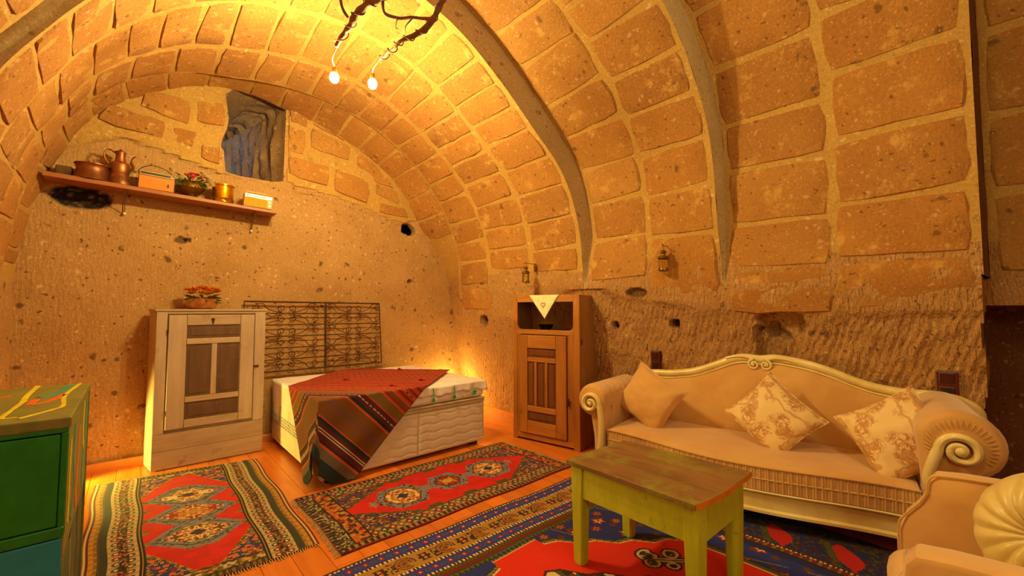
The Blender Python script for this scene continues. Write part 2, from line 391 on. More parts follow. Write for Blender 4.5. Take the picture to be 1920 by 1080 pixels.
wb = obj('wall_back', mb, ROCK_W, smooth=True, fix=False); soot_dark_attr(wb, sv); tag(wb, kind='structure', label='carved rock end wall with stone blocks above')
# mortar bed and blocks of the upper end wall
bed_pts = [(-0.45,2.55),(-0.2,2.78),(0.2,2.72),(0.45,2.63),(0.57,2.60),(0.58,3.6),(0.4,3.6),(-0.6,3.4)]
def mortar_bed(poly, name='mortar_bed'):
    m = MB(); 
    xs = [p[0] for p in poly]; zs = [p[1] for p in poly]; a, b, c, d_ = min(xs), max(xs), min(zs), max(zs)
    n1, n2 = max(2, int((b-a)/0.03)), max(2, int((d_-c)/0.03)); idx = {}
    for i in range(n1+1):
        for j in range(n2+1):
            x, z = a+(b-a)*i/n1, c+(d_-c)*j/n2; d, r = nearpoly(x, z, poly); ins = inpoly1(x, z, poly)
            y = 4.765+0.006*fbm(x*6, z*6, 1)
            if not ins:
                if d > 0.034: continue
                x, z = r; y = 4.80
            idx[(i, j)] = len(m.v); m.v.append((x+0.01*noise.noise(Vector((x*9, z*9, 0))), y, z+0.01*noise.noise(Vector((x*9, z*9, 5)))))
    for i in range(n1):
        for j in range(n2):
            q = [(i, j), (i, j+1), (i+1, j+1), (i+1, j)]
            if all(k in idx for k in q): m.f.append(tuple(idx[k] for k in q))
    return obj(name, m, MORTAR, wb, smooth=True, fix=False)
mortar_bed([(-0.45,2.56),(-0.1,2.74),(0.25,2.66),(0.60,2.58),(0.60,2.62),(0.56,2.85),(0.62,3.1),(0.58,3.36),(0.68,3.5),(-0.6,3.6),(-0.75,2.5)])
mortar_bed([(1.13,2.62),(1.3,2.58),(1.6,2.56),(1.95,2.48),(2.15,2.42),(2.45,2.36),(2.62,2.42),(2.8,2.40),(3.0,2.9),(2.5,3.4),(1.2,3.5),(1.15,3.3)])
mortar_bed([(2.41,2.30),(2.45,2.20),(2.55,2.165),(2.65,2.19),(2.69,2.28),(2.72,2.44),(2.4,2.44)], 'mortar_patch') if False else None
BW = [((0.37,3.04),(0.59,3.03),(0.60,3.27),(0.38,3.23)), ((-0.02,3.04),(0.33,2.97),(0.33,3.20),(0.02,3.22)), ((-0.27,2.84),(0.16,2.79),(0.17,2.96),(-0.2,3.0)),
      ((0.22,2.79),(0.37,2.77),(0.38,2.92),(0.23,2.92)), ((0.42,2.70),(0.565,2.67),(0.58,2.84),(0.42,2.82)), ((1.16,3.27),(1.33,3.24),(1.33,3.40),(1.16,3.43)),
      ((1.39,3.31),(1.72,3.20),(1.66,3.33),(1.39,3.42)), ((1.37,3.04),(1.80,2.98),(1.80,3.17),(1.37,3.27)), ((1.86,2.94),(2.25,2.83),(2.12,3.0),(1.86,3.16)),
      ((1.15,2.96),(1.30,2.94),(1.31,3.20),(1.15,3.23)), ((1.15,2.70),(1.56,2.64),(1.57,2.87),(1.15,2.91)), ((1.62,2.61),(2.02,2.54),(2.03,2.80),(1.63,2.88)),
      ((2.10,2.66),(2.40,2.60),(2.38,2.76),(2.10,2.80)), ((2.15,2.46),(2.55,2.44),(2.50,2.56),(2.16,2.58)), ((2.08,2.80),(2.34,2.78),(2.2,2.92),(2.08,2.95)), ((0.66,3.40),(0.66,3.40),(0.66,3.40),(0.66,3.40))]
for i, q in enumerate(BW[:-1]):
    Q = [Vector((x, 4.762, z)) for x, z in q]
    P = lambda u, v, Q=Q: (Q[0]*(1-u)+Q[1]*u)*(1-v)+(Q[3]*(1-u)+Q[2]*u)*v
    stone(P, lambda u, v: Vector((0, -1, 0)), seed=i*3.7, parent=wb, h=0.012, rag=0.02)
# the window niche: ragged shaft through the rock, daylight enters from its left end
win = thing('window_1', None, None); win['kind'] = 'structure'; win['label'] = 'deep rough window niche cut through the end wall'
m = MB(); n = len(NICHE)
def ringpt(i, t):
    x, z = NICHE[i % n]; d = t*1.1
    cx = x-0.42*t if x > 0.85 else x-0.10*t
    r = 0.035*fbm(x*9+z*3, z*3, t*7)+0.02*math.sin(x*60+z*5+t*30)*(x > 0.85)
    return (cx+r, 4.77+d+r*0.5, z-(0.16*t if z > 3.2 else -0.03*t))
dense = []
for i in range(n):
    a, b = Vector(NICHE[i]), Vector(NICHE[(i+1) % n]); k = max(1, int((b-a).length/0.03))
    for j in range(k): dense.append(tuple(a.lerp(b, j/k)))
NICHE_D = dense; n = len(NICHE_D)
def rp(i, t):
    x, z = NICHE_D[i % n]; e = min(1, t*8); right = max(0.0, min(1.0, (x-0.75)/0.3)); top = max(0.0, min(1.0, (z-3.2)/0.2))
    ridge = fbm(x*4+t*16, z*2.2, 5.0)
    r = e*(0.045*ridge+0.02*fbm(x*20+t*30, z*9, 1.5))
    return (x-0.50*t*right-r*0.8, 4.775+1.1*t-r*0.3*right, z-0.22*t*top-r*0.5*top)
NT = 36
for k in range(NT+1):
    for i in range(n): m.v.append(rp(i, k/NT))
for k in range(NT):
    for i in range(n):
        x, z = NICHE_D[i]
        if k/NT > 0.42 and x < 0.72 and z < 3.3: continue      # opening to the outside
        m.f.append((k*n+i, k*n+(i+1) % n, (k+1)*n+(i+1) % n, (k+1)*n+i))
obj('niche_side', m, rock('niche_rock', 'a8845c', '8a6844', 0.6, 0.3, bstr=0.9), win, smooth=True, fix=False)
m = MB(); m.box(-0.3, 1.4, 5.83, 5.9, 2.3, 3.7); obj('niche_back', m, ROCK_W, win)
# wall behind the camera
m = MB(); m.box(-1.5, 5.0, -3.1, -3.0, 0, 4.2); tag(obj('wall_front', m, ROCK_W), kind='structure')
# outer shell so no daylight leaks in round the rings
m = MB(); m.box(-1.6, 5.0, -3.2, 4.9, 4.25, 4.35); m.box(-1.7, -1.6, -3.2, 4.9, 0, 4.35); m.box(5.0, 5.1, -3.2, 4.9, 0, 4.35)
m.box(-1.7, 0.2, 4.86, 4.95, 0, 4.35); m.box(1.35, 5.1, 4.86, 4.95, 0, 4.35); m.box(-1.7, 5.1, 4.86, 4.95, 0, 2.5); m.box(-1.7, 5.1, 4.86, 4.95, 3.8, 4.35)
tag(obj('trim_2', m, DARK_SHADE_ROCK), kind='structure', label='solid rock outside the room')
# floor of planks
floor = MB(); floor.box(-1.6, 5.0, -3.1, 4.95, -0.06, -0.012); floor = obj('floor', floor, M('subfloor', '6a3a18', '5a2e12')); floor['kind'] = 'structure'
PLANK = wood('pine_plank', 'ee8c34', 'dc7626', (1, 0.12, 1), 0.32, rand=0.25, bs=0.08)
rnd = random.Random(3); x = -1.05; npl = 0
while x < 4.6:
    wd = 0.143; y = -1.0+rnd.uniform(-0.9, 0)
    while y < 4.8:
        L = rnd.uniform(0.9, 1.6); y1 = min(y+L, 4.82)
        if y1 > -0.3:
            m = MB(); m.box(x+0.0012, x+wd-0.0012, y+0.0012, y1-0.0012, -0.02, 0.0); obj('plank', m, PLANK, floor); npl += 1
        y = y1
        if y >= 4.81: break
    x += wd
SKIRT = wood('skirting_pine', 'd88a40', 'c07430', (0.12, 1, 1), 0.4, bs=0.1)
m = MB(); m.prism([(4.735, 0), (4.775, 0), (4.775, 0.07), (4.75, 0.075), (4.735, 0.06)], -0.62, 3.42, 'x')
tag(obj('baseboard_back', m, SKIRT), kind='structure')
m = MB()
pts = [(base_r(Y)-0.018, Y) for Y in (4.74, 4.2, 3.7, 3.32)]
for (xa, ya), (xb, yb) in zip(pts, pts[1:]):
    m.add([(xa-.02, ya, 0), (xa+.06, ya, 0), (xa+.06, ya, .075), (xa-.02, ya, .075), (xb-.02, yb, 0), (xb+.06, yb, 0), (xb+.06, yb, .075), (xb-.02, yb, .075)],
          [(0,1,2,3), (4,5,6,7), (0,4,7,3), (3,7,6,2), (1,5,6,2), (0,1,5,4)])
tag(obj('baseboard_right', m, SKIRT), kind='structure')
# ================================================================ rugs: one small face per knot, coloured by the woven pattern
CARPET = vcol('carpet_wool')
def inpoly(X, Y, P):
    c = np.zeros(X.shape, bool); j = len(P)-1
    for i in range(len(P)):
        xi, yi = P[i]; xj, yj = P[j]
        if yi != yj: c ^= ((yi > Y) != (yj > Y)) & (X < (xj-xi)*(Y-yi)/(yj-yi)+xi)
        j = i
    return c
def hx(s): return np.array(lin(s))
RNG = np.random.RandomState(5)
def blobs(X, Y, s, seed, thr=0.62, q=1.0):
    """woven speckle: blocky value noise, stepped like knots"""
    i = np.floor(X/s).astype(int); j = np.floor(Y/(s*q)).astype(int)
    h = (np.sin(i*127.1+j*311.7+seed*74.7)*43758.5453) % 1.0
    return h > thr
def carpet(name, quad, paint, nu, nv, label, thick=0.008, fringe=(), wave=0.0, zoff=0.0):
    t = thing(name, label, 'rug')
    q = [Vector((x, y, 0)) for x, y in quad]     # BL, BR, TR, TL
    W = (q[1]-q[0]).length; Hh = (q[3]-q[0]).length
    U, V = np.meshgrid((np.arange(nu)+.5)/nu, (np.arange(nv)+.5)/nv, indexing='ij')
    C = np.zeros((nu, nv, 3)); C[:] = hx('7a2018'); paint(U, V, C, W, Hh)
    m = MB()
    def f(u, v):
        p = (q[0]*(1-u)+q[1]*u)*(1-v)+(q[3]*(1-u)+q[2]*u)*v
        p.x += 0.006*math.sin(p.y*9+p.x*3); p.y += 0.006*math.sin(p.x*8)
        p.z = zoff+thick+wave*(0.5+0.5*math.sin(p.x*7+p.y*2.3))*(0.5+0.5*math.sin(p.y*6)); return p
    m.grid(f, nu, nv)
    o = obj('pile', m, CARPET, t, fix=False)
    if o.data.polygons[0].normal.z < 0: o.data.flip_normals()
    a = o.data.color_attributes.new('pattern', 'FLOAT_COLOR', 'CORNER')
    cc = np.ones((nu*nv, 4, 4), np.float32); cc[:, :, :3] = C.reshape(-1, 1, 3); a.data.foreach_set('color', cc.ravel())
    e = MB()
    for side in ((0, 0, 1, 0), (1, 0, 1, 1), (1, 1, 0, 1), (0, 1, 0, 0)):
        e.grid(lambda s, h: Vector((*f(side[0]+(side[2]-side[0])*s, side[1]+(side[3]-side[1])*s).xy, f(side[0]+(side[2]-side[0])*s, side[1]+(side[3]-side[1])*s).z*h+zoff*(1-h))), 60, 1)
    obj('selvedge', e, M('selvedge_wool', '6a1c18', '3c1410', 40, 0.95), t, fix=False)
    rr = random.Random(2)
    for (a0, b0, a1, b1) in fringe:
        fr = MB(); k = 0; L = (f(a1, b1)-f(a0, b0)).length; n = int(L/0.012)
        ctr = f(.5, .5)
        for i in range(n):
            p = f(a0+(a1-a0)*i/n, b0+(b1-b0)*i/n); d = (f(a1, b1)-f(a0, b0)).normalized(); o_ = Vector((d.y, -d.x, 0))
            if o_.dot(p-ctr) < 0: o_ = -o_
            p.z = zoff+0.006; ln = rr.uniform(.014, .03)
            fr.tube([p-o_*.004, p+o_*ln*.5+Vector((0, 0, .003)), p+o_*ln+d*rr.uniform(-.006, .006)+Vector((0, 0, -.004))], .0028, 4)
        tag(obj('fringe', fr, M('fringe_cotton', 'c8b48a', 'a88c60', 60, 0.95), t), kind='stuff')
    return t
R_, B_, G_, K_, C_, O_, GR_, GN_ = (hx(c) for c in ('cc1408', '26326e', 'b4862e', '1e1410', 'd8c08a', 'c8601c', '7c7888', '4a4a1c'))
def hexa(X, Y, cx, cy, a, b, cut):     # elongated hexagon, long in x
    return (np.abs(X-cx) < a) & (np.abs(Y-cy) < b*np.clip((a-np.abs(X-cx))/cut, 0, 1))
def motif(C, X, Y, mask, s, seed, cols, thr=0.6):
    for i, c in enumerate(cols):
        mm = mask & blobs(X+i*s*0.37, Y+i*s*0.61, s, seed+i*3, thr); C[mm] = c
def stripe(C, d, bands):
    """bands: (start, end, colour)"""
    for a, b, c in bands: C[(d >= a) & (d < b)] = c
def paint1(U, V, C, W, Hh):
    X, Y = U*W, V*Hh; dx = np.minimum(X, W-X); dy = np.minimum(Y, Hh-Y)
    C[:] = B_; m = np.ones(U.shape, bool)
    motif(C, X, Y, m, .013, 1, [O_, hx('8a2018'), G_], .86)
    motif(C, X, Y, m, .021, 9, [O_], .88)
    # field
    fm = (dx > .245) & (dy > .13)
    cx, cy = W/2, Hh/2; hw = W/2-.245; hh = Hh/2-.14
    ax, ay = np.abs(X-cx), np.abs(Y-cy)
    zig = .02*(np.floor(ax/.02) % 2)
    red = fm & (ay < hh-.46*np.clip((ax-.05)/hw, 0, 1)+zig*.3)
    edge = fm & (ay < hh+.02-.46*np.clip((ax-.05)/hw, 0, 1)+zig) & ~red
    C[edge] = GN_; C[edge & blobs(X, Y, .012, 4, .5)] = G_
    C[red] = R_; C[red & blobs(X, Y, .05, 2, .6)] = R_*.85
    for k, yy in enumerate((-.34, .0, .34)):
        g = hexa(X, Y, cx, cy+yy, .235, .20, .17)
        C[g & red] = GR_; C[g & red & blobs(X, Y, .014, 6, .8)] = GN_*1.1
        ring_ = hexa(X, Y, cx, cy+yy, .205, .155, .15); C[ring_ & ~hexa(X, Y, cx, cy+yy, .198, .149, .15)] = hx('3a2a1c')
        inn = hexa(X, Y, cx, cy+yy, .165, .12, .13)
        C[inn] = C_ if k != 1 else hx('9c2414')
        motif(C, np.abs(X-cx), np.abs(Y-cy-yy), inn, .014, 11+k, [hx('7a2a18'), GN_, O_] if k != 1 else [G_, O_, C_*.8], .76)
        st = inn & (np.abs(X-cx)+np.abs(Y-cy-yy)*1.1 < .045); C[st] = hx('3a2448') if k != 1 else G_
    dots = (dx < 0) & red & ~hexa(X, Y, cx, cy, .26, .6, .17) & (np.floor(X/.011+Y/.011) % 4 == 0) & (np.abs(hw*1.0-ax-.17) < .006); C[dots] = C_
    hook = fm & (ax > hw-.04) & (np.abs((Y % .17)-.085) < .035-(hw-ax)*.8); C[hook] = GN_; C[hook & blobs(X, Y, .011, 3, .5)] = hx('8a7038')
    # end borders in y
    b = dy < .13
    C[b] = hx('7a5a28'); motif(C, X, Y, b & (dy > .05), .018, 21, [hx('8a2418'), G_, C_*.75, GN_], .72)
    C[b & (np.abs(dy-.05) < .005)] = K_; C[b & (np.abs(dy-.128) < .005)] = K_
    C[b & (dy < .045) & (np.floor(X/.014) % 2 == 0)] = hx('3a2a18'); C[b & (np.floor(X/.15) % 2 == 0) & (np.abs(X % .15) < .012)] = GN_
    # side borders in x
    s = dx < .245; C[s] = G_*.8
    w1 = s & (dx > .10) & (dx < .225); C[w1] = hx('b8a070')
    yy = Y % .062; lob = w1 & (np.hypot((dx-.135), (yy-.031)) < .021) | w1 & (np.hypot((dx-.19), (yy-.031)) < .021)
    C[lob] = np.where((np.floor(Y/.062) % 4 < 2)[..., None], hx('7a2418'), hx('3e4238'))[lob]
    C[w1 & (np.hypot(dx-.135, yy-.031) < .009) | w1 & (np.hypot(dx-.19, yy-.031) < .009)] = C_
    motif(C, X, Y, w1 & (np.abs(dx-.1625) < .02), .009, 31, [GN_, hx('8a2418'), K_], .6)
    C[w1 & (yy < .005)] = hx('5a4a30')
    stripe(C, np.where(dx < .245, dx, 9), [(.225, .232, K_), (.232, .24, G_*.8), (.24, .247, K_), (.0, .012, hx('6a1a14')), (.012, .018, C_*.8), (.018, .03, hx('5a2018')), (.03, .062, G_), (.062, .1, hx('33362e'))])
    C[(dx > .05) & (dx < .075) & (np.floor(Y/.009) % 2 == 0)] = hx('5a4418'); C[(dx > .03) & (dx < .05) & (np.floor(Y/.012) % 5 == 0)] = O_*.7
def paint2(U, V, C, W, Hh):
    X, Y = U*W, V*Hh; dx = np.minimum(X, W-X); dy = np.minimum(Y, Hh-Y); ld = X
    m = np.ones(U.shape, bool); C[:] = hx('262c62'); motif(C, X, Y, m, .014, 41, [hx('a8481c'), hx('7a1c18'), GN_, hx('b89040')], .84)
    motif(C, X, Y, m, .022, 43, [hx('8a3a1c')], .9)
    cx, cy = W/2+.02, Hh/2; ax, ay = np.abs(X-cx), np.abs(Y-cy); fm = (dy > .155) & (ax < .80)
    lim = np.clip((.80-ax)/.44, 0, 1)*.285+.012*(np.floor(X/.03) % 2)
    red = fm & (ay < np.minimum(lim, .30-.05*(np.abs(((ax+.14) % .29)-.145) < .05)))
    edge = fm & (ay < lim+.022) & ~red
    C[edge] = GN_; C[red] = R_; C[red & blobs(X, Y, .06, 42, .6)] = R_*.86
    for k, xx in enumerate((-.38, .0, .38)):
        a = .185 if k != 1 else .15
        b = .17 if k != 1 else .14
        g = (np.abs(X-cx-xx) < a) & (ay < b*np.clip((a+.02-np.abs(X-cx-xx))/(a*.55), 0, 1))
        C[g & red] = GR_; C[g & blobs(X, Y, .014, 44, .8)] = K_*1.6
        i1 = (np.abs(X-cx-xx) < a-.055) & (ay < (b-.045)*np.clip((a-.045-np.abs(X-cx-xx))/(a*.45), 0, 1))
        i0 = (np.abs(X-cx-xx) < a-.047) & (ay < (b-.037)*np.clip((a-.037-np.abs(X-cx-xx))/(a*.45), 0, 1))
        C[i0] = hx('4a2a18'); C[i1] = C_ if k != 1 else hx('9c2414')
        motif(C, np.abs(X-cx-xx), ay, i1, .016, 51+k, [hx('7a2a18'), G_, O_*.8] if k != 1 else [G_, hx('6a1414')], .72)
        C[i1 & (np.abs(X-cx-xx)+ay*1.2 < .05)] = hx('2e2450') if k != 1 else hx('c89a40')
    for xx in (-.19, .19): C[(np.abs(X-cx-xx) < .035) & (ay < .04)] = GR_
    hk = (np.abs(ax-.60) < .022) & (ay < .02) | (np.abs(ax-.585) < .012) & (ay < .032); C[hk] = GR_
    for s in (1, -1): C[(np.abs((X-cx)-s*(.60+.0)) < .003) & (ay < .05)] = C_*.7
    # long borders
    b = dy < .155; C[b] = hx('5a1c14')
    w1 = b & (dy > .055) & (dy < .135); C[w1] = hx('a89468')
    kk = np.floor(X/.052); xx = X % .052; dia = np.abs(xx-.026)+np.abs(dy-.095)*.7
    cols = np.stack([hx('7a1c18'), hx('3a4238'), hx('7a1c18'), hx('8a5a28')])[(kk.astype(int)) % 4]
    C[w1 & (dia < .027)] = cols[w1 & (dia < .027)]; C[w1 & (dia < .010)] = hx('c8b080'); C[w1 & (np.abs(dia-.030) < .002)] = K_
    bb = b & (dy > .012) & (dy < .05); C[bb] = hx('9a7438'); C[bb & (np.floor(X/.018) % 2 == 0)] = K_*1.3
    stripe(C, np.where(b, dy, 9), [(0, .012, hx('7a1418')), (.05, .055, K_), (.135, .14, K_), (.14, .15, hx('6a5428')), (.15, .155, K_)])
    # short borders
    e = (ld < .21) & (dy > .055) | ((W-X) < .13) & (dy > .055)
    dl = np.minimum(ld, (W-X)+.08)
    C[e & (dl < .1)] = hx('3e4030'); motif(C, X, Y, e & (dl < .1), .013, 61, [hx('8a8060'), hx('6a1c18'), K_, hx('a89468')], .7)
    o_ = e & (dl >= .11) & (dl < .20); C[o_] = hx('b8581c'); motif(C, X, Y, o_, .022, 65, [hx('7a1c18'), G_, hx('3a2418')], .7)
    e3 = e & (dl >= .21) & (dl < .30); C[e3] = hx('343a84'); motif(C, X, Y, e3, .02, 67, [hx('8a3a1c'), hx('a07830'), hx('3e4a38')], .7)
    C[e & ((np.abs(dl-.105) < .005) | (np.abs(dl-.205) < .005))] = K_
    C[(ld < .012)] = hx('7a1418'); C[(ld > .012) & (ld < .05) & (np.floor(Y/.018) % 2 == 0)] = K_*1.3
def paint3(U, V, C, W, Hh):
    X, Y = U*W, V*Hh; dx = np.minimum(X, W-X); dy = np.minimum(Y, Hh-Y)   # local; world = (x0+X, y0+Y)
    wx, wy = X+R3X, Y+R3Y; BL = hx('1a2a84'); RED = hx('dc2408')
    C[:] = BL
    # flowers in the blue corners
    for (s, sd, cols) in ((.20, 3, (hx('a01414'), C_)), (.15, 8, (hx('8a1c14'), G_*.8)), (.115, 5, (hx('6a1420'), hx('3e4a28')))):
        i = np.floor(X/s); j = np.floor(Y/s); h = (np.sin(i*12.7+j*78.2+sd)*4375.5) % 1
        fx, fy = X-(i+.35+.3*h)*s, Y-(j+.35+.3*((h*7) % 1))*s; r = np.hypot(fx, fy)*1.35; on_ = 0; an = np.arctan2(fy, fx)
        pet = r < s*(.24+.07*np.cos(an*6)); on = h > .42
        C[on & pet] = cols[0]; C[on & (r < s*(.15+.05*np.cos(an*6)))] = cols[1]; C[on & (r < s*.07)] = cols[0]
    st = (np.abs(((X*.8+Y*.3) % .17)-.08) < .0035) & blobs(X, Y, .09, 12, .45); C[st] = hx('7a6838')
    # red field with stepped cream edge; mirrored about the rug's centre
    cX, cY = W/2, Hh/2; ax, ay = np.abs(X-cX), np.abs(Y-cY)
    hw, hh = 2.36-(R3X+cX), 1.735-(R3Y+cY); c0 = 1.72-(R3X+cX)
    def lim(off):
        zz = .035*(1-np.abs(((ax % .16)/.08)-1))
        return np.where(ax < c0, hh, hh-.06-(ax-c0)*(.52/(hw-c0))+zz)+off
    for off, c in ((.042, K_), (.034, GN_*1.5), (.020, hx('33301c')), (.012, C_), (.0, RED)):
        mk = (ay < lim(off)) & (ax < hw+off) & (ay < hh+off*.5); C[mk] = c
    ed = (ay < lim(.034)) & ~(ay < lim(.014)) & (ax < hw+.04) & (np.floor((X+Y)/.014) % 2 == 0) & (ay < hh+.02); C[ed] = hx('8a8048')
    # medallion
    ang = np.arctan2(Y-cY, X-cX); ds = np.maximum(ax/1.0, 0)+ay*1.35; zg = .03*(np.floor(ds*0+ax/.07) % 2)
    mx = lambda o: ((ax/.52)+(ay/.60) < 1+o+.06*(1-np.abs(((ax % .14)/.07)-1)))
    C[mx(.06)] = hx('4a0c10'); C[mx(.03)] = C_; C[mx(-.10)] = hx('1c1c34')
    rmk = mx(.03) & ~mx(-.10); motif(C, ax, ay, rmk, .045, 71, [hx('7a1414'), GN_, K_*1.5], .62)
    motif(C, ax, ay, mx(-.10), .04, 75, [hx('8a1814'), GN_, C_*.8], .75)
    # palmette standing on the medallion's corner
    for (px, py, r_, lob) in ((R3P[0], R3P[1], .088, 0),):
        for sx in (1,):
            qx, qy = wx-px, wy-py; c_, s_ = math.cos(-.75), math.sin(-.75); a, b = qx*c_-qy*s_, qx*s_+qy*c_
            def shape(g):
                return (np.hypot(a-.03, b-.055) < .052+g) & ~(np.hypot(a-.075, b-.0) < .036-g) | (np.hypot(a+.04, b-.04) < .040+g) | (np.hypot(a-.05, b+.07) < .042+g) | \
                       (np.abs(a+.01) < .016+g) & (np.abs(b+.03) < .11) | (np.hypot(a+.06, b+.055) < .032+g)
            C[shape(.012)] = hx('4a0c10'); C[shape(0)] = hx('d0b888'); motif(C, a, b, shape(-.014), .02, 81, [hx('7a1414'), GN_, hx('2a1c18')], .5)
            C[(np.abs(a+.01) < .006) & (np.abs(b+.02) < .10)] = GN_
    # borders along the long sides (distance from edge)
    d = np.minimum(dx-.02, dy) if False else dy
    bm = dy < .45
    C[bm & (dy < .45)] = C[bm & (dy < .45)]
    def blue(a, b):
        k = (dy >= a) & (dy < b); C[k] = hx('2a329a'); mid = (a+b)/2; xx = (X % .085)
        C[k & (np.hypot(xx-.02, dy-mid) < .017)] = hx('8a1420'); C[k & (np.hypot(xx-.02, dy-mid) < .006)] = C_
        C[k & (np.abs(np.hypot(xx-.062, (dy-mid)*1.2)-.014) < .004)] = hx('4a5248')
    def dotted(a, b):
        k = (dy >= a) & (dy < b); C[k] = hx('3a1c18'); C[k & (np.floor(X/.011) % 2 == 0)] = C_
    C[dy < .012] = hx('4a2c14'); dotted(.012, .024); blue(.024, .10); dotted(.10, .118)
    g = (dy >= .118) & (dy < .245); C[g] = hx('a87c34')
    xx = X % .24; r1 = np.hypot((xx-.06)*.9, dy-.182)
    for ra, rb, c in ((.046, .052, K_), (.036, .042, hx('9a3a20')), (.026, .032, K_), (0, .020, hx('8a4420')), (0, .009, GN_)): C[g & (r1 >= ra) & (r1 < rb) & (np.abs(((np.arctan2(dy-.182, xx-.06))-.6)) > .35)] = c
    fig = (np.abs(np.abs(xx-.17)-.016) < .007) & (np.abs(dy-.182) < .036) | (np.abs(dy-.182) < .007) & (np.abs(xx-.17) < .036) | (np.abs(np.abs(dy-.182)-.03) < .004) & (np.abs(xx-.17) < .03)
    C[g & fig] = hx('2a1c18'); C[g & (np.abs(xx-.17) < .010) & (np.abs(dy-.182) < .02)] = hx('8a1c18'); C[g & (np.abs(xx-.17) < .009) & (np.abs(np.abs(dy-.182)-.014) < .004)] = C_
    motif(C, X, Y, g & ((xx < .012) | (xx > .215)) & (np.abs(dy-.182) < .045), .010, 91, [hx('2a1c18')], .5)
    dotted(.245, .262); blue(.262, .335); dotted(.335, .352)
    k = (dy >= .352) & (dy < .378); C[k] = hx('3c3814'); C[k & (np.floor((X+dy)/.012) % 2 == 0)] = hx('5a5020')
    k = (dy >= .378) & (dy < .402); C[k] = hx('6a1414'); k = (dy >= .402) & (dy < .412); C[k] = hx('3c3814')
    k = (dy >= .412) & (dy < .44); C[k] = hx('1c2c24'); C[k & (np.abs(((X % .03)/.015)-1) > (dy-.412)/.028)] = hx('5a5830')
    # borders along the right side, running under the sofa
    r = X > W-.62; q = W-X
    k = r & (q < .52) & (dy > .44); C[k] = hx('141e60')
    leaf = np.abs(((Y+.5*np.minimum(q, .5)) % .32)-.16) < .06*np.sin(np.clip((q-.16)/.22, 0, 1)*PI)+.012
    k = r & (q > .16) & (q < .40) & (dy > .44); C[k & leaf] = hx('b81410'); C[k & (np.abs(((Y+.5*q) % .32)-.23) < .02)] = GN_; motif(C, X, Y, k & ~leaf, .016, 95, [hx('4a1418'), GN_*.8], .8)
    k = r & (q < .15) & (dy > .44); C[k] = hx('2a1410'); motif(C, X, Y, k, .02, 97, [hx('5a2018'), GN_*.7, hx('1c2044')], .65)
    for a, b, c in ((.15, .16, K_), (.40, .41, hx('4a1410')), (.41, .425, None), (.425, .46, hx('6a1814')), (.46, .47, K_)):
        kk = r & (q >= a) & (q < b) & (dy > .44)
        if c is None: C[kk] = hx('3a1c18'); C[kk & (np.floor(Y/.011) % 2 == 0)] = C_
        else: C[kk] = c
    C[r & (q >= .425) & (q < .46) & (dy > .44) & (np.floor(Y/.014) % 3 == 0)] = G_*.5
R3X, R3Y = 0.05, -0.45; R3P = (2.08, 1.19)
carpet('patterned_rug', [(.05, -.45), (3.08, -.45), (3.08, 2.15), (.05, 2.20)], paint3, 500, 430, 'large red and navy patterned rug with gold border under the green table', zoff=0.0)
carpet('patterned_rug', [(-.155, 2.52), (.815, 2.50), (.84, 4.25), (-.165, 4.40)], paint1, 200, 340, 'red rug with three stacked lozenges in front of the white cabinet', fringe=((0, 0, 1, 0), (0, 1, 1, 1)), wave=0.004)
carpet('patterned_rug', [(.862, 2.295), (2.755, 2.305), (2.725, 3.175), (.862, 3.175)], paint2, 380, 190, 'red runner rug with chain of three hexagons beside the bed', fringe=((0, 0, 0, 1), (1, 0, 1, 1)))
# ================================================================ bed
LINEN = M('cream_panel', 'e8dcd0', 'dccfc0', 4, 0.8, bs=0.1)
SHEET = M('white_cotton', 'fff6f8', 'f4eaea', 6, 0.85, bs=0.25, bscale=60, sheen=0.3)
bed = thing('bed', 'low bed with cream padded base and white coverlet against the end wall', 'bed')
bx0, bx1, by0, by1 = 1.07, 2.585, 3.285, 4.72
def quilt_panel(xa, xb, z0, z1, y, name='side_panel', axis='x'):
    m = MB()
    def f(u, v):
        z = z0+(z1-z0)*v; a = xa+(xb-xa)*u
        e = min(u, 1-u)*(xb-xa); ev = min(v, 1-v)*(z1-z0)
        pf = 0.010*min(1, e/.015)*min(1, ev/.012)
        ln = (v*5+0.10*math.sin(a*38)) % 1.0; pf -= 0.004*math.exp(-((ln-.5)/.08)**2)
        return Vector((a, y-pf, z)) if axis == 'x' else Vector((y-pf, a, z))
    m.grid(f, 80, 40); return obj(name, m, LINEN, bed, smooth=2)
m = MB(); m.box(bx0+.004, bx1-.004, by0+.004, by1, .035, .44); obj('bed_box', m, LINEN, bed, bevel=.01)
quilt_panel(bx0, 1.87, .04, .40, by0); quilt_panel(1.875, bx1, .04, .40, by0)
quilt_panel(by0, by1, .04, .40, bx0, axis='y')
m = MB(); m.box(bx0, bx1, by0-.012, by1, .405, .435); m.box(bx0-.004, bx1+.004, by0-.016, by1, .437, .452); obj('mattress_edge', m, M('greyed_cream', 'cdbb9a', 'c0ac88', 5, .8), bed, bevel=.006)
m = MB(); m.box(bx0-.004, bx1+.004, by0-.006, by1, .455, .60); obj('mattress', m, SHEET, bed, smooth=True, bevel=.035)
LEG = wood('dark_leg', '3a2416', '2a180e', (1, 1, .2))
for x in (bx0+.08, bx1-.08):
    for y in (by0+.08, by1-.08):
        m = MB(); m.prism([(x-.035, 0), (x+.035, 0), (x+.04, .04), (x-.04, .04)], y-.035, y+.035); obj('leg', m, LEG, bed)
